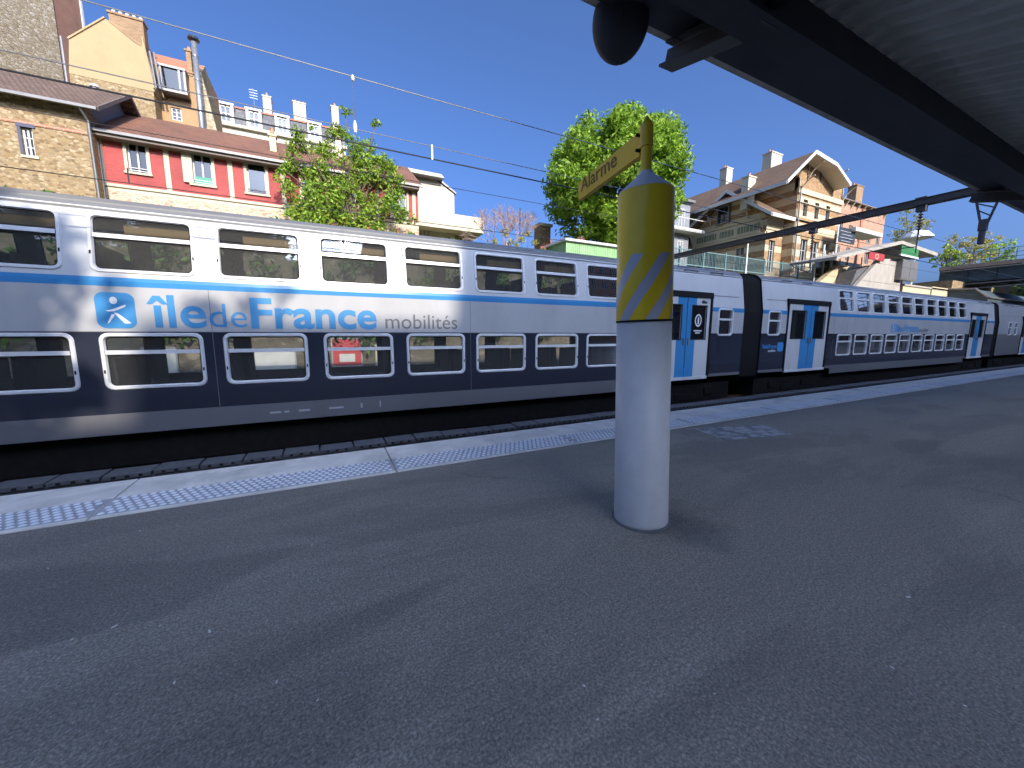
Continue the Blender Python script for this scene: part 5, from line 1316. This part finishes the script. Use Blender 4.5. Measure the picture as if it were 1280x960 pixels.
def round_tree(label, px, py, rpx, Y_, mat, n, size, ground, seed, name='tree', zs=1.0, clumps=40):
    random.seed(seed); c = at(px, py, Y=Y_); rr = (at(px+rpx, py, Y=Y_)-at(px-rpx, py, Y=Y_)).length/2
    t = thing(name, label, 'tree', (c.x, c.y, ground)); cl = []
    for _ in range(clumps):
        d = Vector((random.gauss(0, 1), random.gauss(0, 1), random.gauss(0, 1))).normalized(); cl.append((c+Vector((d.x, d.y, d.z*zs))*rr*random.uniform(.4, .85), rr*random.uniform(.16, .3)))
    limb_tree(t, (c.x, c.y, ground), (c.z-ground)*1.6, rr*.07, 14, cl, seed=seed); leaves('crown', t, cl, n, size, mat, 1); return t
round_tree('golden green tree right of the orange brick house', 1137, 292, 12, 27, 'leaf_gold', 1500, .2, 7, 21, zs=1.4)
round_tree('bright green young tree beyond the bridge railing, largest of the row', 1213, 316, 11, 17, 'leaf_gold', 900, .22, 8, 22, zs=1.1)
round_tree('yellow green bushy tree beyond the bridge railing, right of the row', 1242, 321, 9, 16.5, 'leaf_yel', 700, .22, 8, 23)
round_tree('pale small tree beyond the bridge railing, left of the row', 1186, 322, 7, 17, 'leaf_yel', 500, .2, 8, 24)
hb = thing('far_hedge_bank', 'dark tree covered bank filling the view under the road bridge', 'bank', (92, 12, 0))
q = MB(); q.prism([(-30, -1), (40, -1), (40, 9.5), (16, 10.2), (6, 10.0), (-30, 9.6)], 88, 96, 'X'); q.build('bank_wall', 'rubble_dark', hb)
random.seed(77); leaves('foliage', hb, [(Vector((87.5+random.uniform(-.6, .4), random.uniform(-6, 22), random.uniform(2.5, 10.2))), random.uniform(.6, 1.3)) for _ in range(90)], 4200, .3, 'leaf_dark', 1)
# ivy and scrub on the bank right behind the train
random.seed(31); cl = []
for k_ in range(60): cl.append((Vector((random.uniform(-14, 14), random.uniform(18.4, 20.2), 0)), random.uniform(.25, .5)))
cl = [(Vector((c.x, c.y, 5.62+(c.y-18.3)*.38+.03)), r_) for c, r_ in cl]
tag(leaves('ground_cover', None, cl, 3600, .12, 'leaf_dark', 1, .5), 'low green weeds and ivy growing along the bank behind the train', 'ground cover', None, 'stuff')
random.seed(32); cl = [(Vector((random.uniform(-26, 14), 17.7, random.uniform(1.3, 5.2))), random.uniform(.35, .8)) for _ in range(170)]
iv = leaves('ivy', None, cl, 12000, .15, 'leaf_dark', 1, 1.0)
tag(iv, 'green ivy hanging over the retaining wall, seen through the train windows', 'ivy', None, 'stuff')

# ================================================================== BEHIND THE CAMERA (unseen; buildings and small crowns added for their shade, mirrored in glass)
def back_building(name, label, x0, x1, y0, y1, h, mat, floors):
    t = thing(name, label, 'building', ((x0+x1)/2, (y0+y1)/2, 0)); ws = []
    n = max(2, int((x1-x0)/2.6))
    for f in range(floors):
        for k_ in range(n):
            x = x0+(k_+.5)*(x1-x0)/n; ws.append((x-.55, x+.55, .9+f*3.0, 2.6+f*3.0))
    ws = [w_ for w_ in ws if w_[3] < h-.4]
    mb = MB(); mb.facade(lambda u, v, w_: (x1-(u-x0), y1-w_, v), x0, x1, -.5, h, [(x1-(b-x0), x1-(a-x0), c, d_) for a, b, c, d_ in ws], depth=.2)
    mb.poly([(x0, y0, -.5), (x0, y1, -.5), (x0, y1, h), (x0, y0, h)]); mb.poly([(x1, y1, -.5), (x1, y0, -.5), (x1, y0, h), (x1, y1, h)]); mb.poly([(x0, y0, -.5), (x1, y0, -.5), (x1, y0, h), (x0, y0, h)]); mb.poly([(x0, y0, h), (x1, y0, h), (x1, y1, h), (x0, y1, h)])
    mb.build('wall', mat, t)
    for a, b, c, d_ in ws: window(t, ((a+b)/2, y1-.1, c), b-a, d_-c, R(180))
    q = MB(); q.box(x0-.1, x1+.1, y0-.1, y1+.1, h+.002, h+.15); q.build('roof', 'zinc', t)
    return t
back_building('added_shade_row', 'unseen plastered row added behind the camera to shade the platform', -70, .1, -50, -40, 25.75, 'tan_plaster', 9)  # added; height set so its shadow covers platform and near track
back_building('added_shade_house', 'unseen cream plastered building added to shade the lower half of the train', 0.11, 6.2, -50, -40, 27.55, 'cream_render', 10)  # added; its roof line casts the level shade edge along the train
back_building('added_shade_block', 'unseen long tall brown block added behind the camera to shade the train', 6.21, 150, -50, -40, 30.4, 'brown_wall', 11)  # added; its corner casts the upright shade edge on the first carriage
def back_tree(label, x, y, zc_, rr, seed, n=5200, clumps=46, size=.2):
    random.seed(seed); t = thing('street_tree', label, 'tree', (x, y, 0), 'trees behind the platform'); cl = []
    c = Vector((x, y, zc_))
    for _ in range(clumps):
        d = Vector((random.gauss(0, 1), random.gauss(0, 1), random.gauss(0, 1))).normalized(); cl.append((c+Vector((d.x, d.y, d.z*.85))*rr*random.uniform(.35, .95), rr*random.uniform(.13, .26)))
    limb_tree(t, (x, y, 0), zc_*1.25, .28, 16, cl, seed=seed); leaves('crown', t, cl, n, size, 'leaf_dark', 1)
back_tree('leafy tree at the back of the platform, nearest the camera', -7.15, -14.2, 14.9, 5.2, 41, 42000, 230, .16)
back_tree('unseen low wide leafy tree added to shade the skirt, in front of the tallest one', -8.3, -13.6, 10.8, 3.6, 44, 12000, 70, .17)  # added crown, keeps direct sun off the lower left of the train
back_tree('unseen small low tree added to dapple the skirt, right of the low wide one', -3.7, -13.6, 11.9, 1.9, 45, 2300, 34, .13)  # added crown, breaks the sun on the skirt into spots
back_tree('unseen small high crown added to shade the train, between the tall tree and the slim one', -4.1, -14.4, 15.4, 2.1, 46, 5200, 40, .13)  # added crown, shades the white panels at the far left
back_tree('second leafy tree farther along at the back of the platform', -15, -14.5, 13.4, 5.0, 42, 15000, 90)
back_tree('slim tree beside the canopy end', -.05, -14.0, 14.1, 1.1, 43, 230, 9, .10)

# ================================================================== LITTER
random.seed(3)
spots = [(143, 784), (200, 783), (262, 790), (90, 800), (467, 781), (397, 876), (218, 854), (1135, 747), (939, 658), (1008, 653), (1115, 835), (730, 858), (893, 868), (872, 617), (1210, 625), (1206, 883), (60, 711), (390, 682), (346, 853), (175, 664), (540, 700), (747, 900)]
for k_, (px, py) in enumerate(spots):
    p = at(px, py, Z=0); s_ = random.uniform(.004, .009) if k_ not in (0, 7, 2) else .014
    a = random.uniform(0, 3.14); ca, sa = math.cos(a), math.sin(a)
    q = MB(); pts = [(-1, 0), (-.4, .38), (.5, .3), (1, .02), (.4, -.32), (-.5, -.36)]
    P2 = [(p.x+s_*(u*ca-v*sa), p.y+s_*(u*sa+v*ca)) for u, v in pts]
    q.prism(P2, .002, .004+s_*.15, 'Z')
    o = q.build('fallen_petal', 'litter', None, base=(p.x, p.y, 0)); tag(o, 'small pale petal or paper scrap lying on the dark asphalt', 'litter', 'pale scraps scattered over the asphalt')
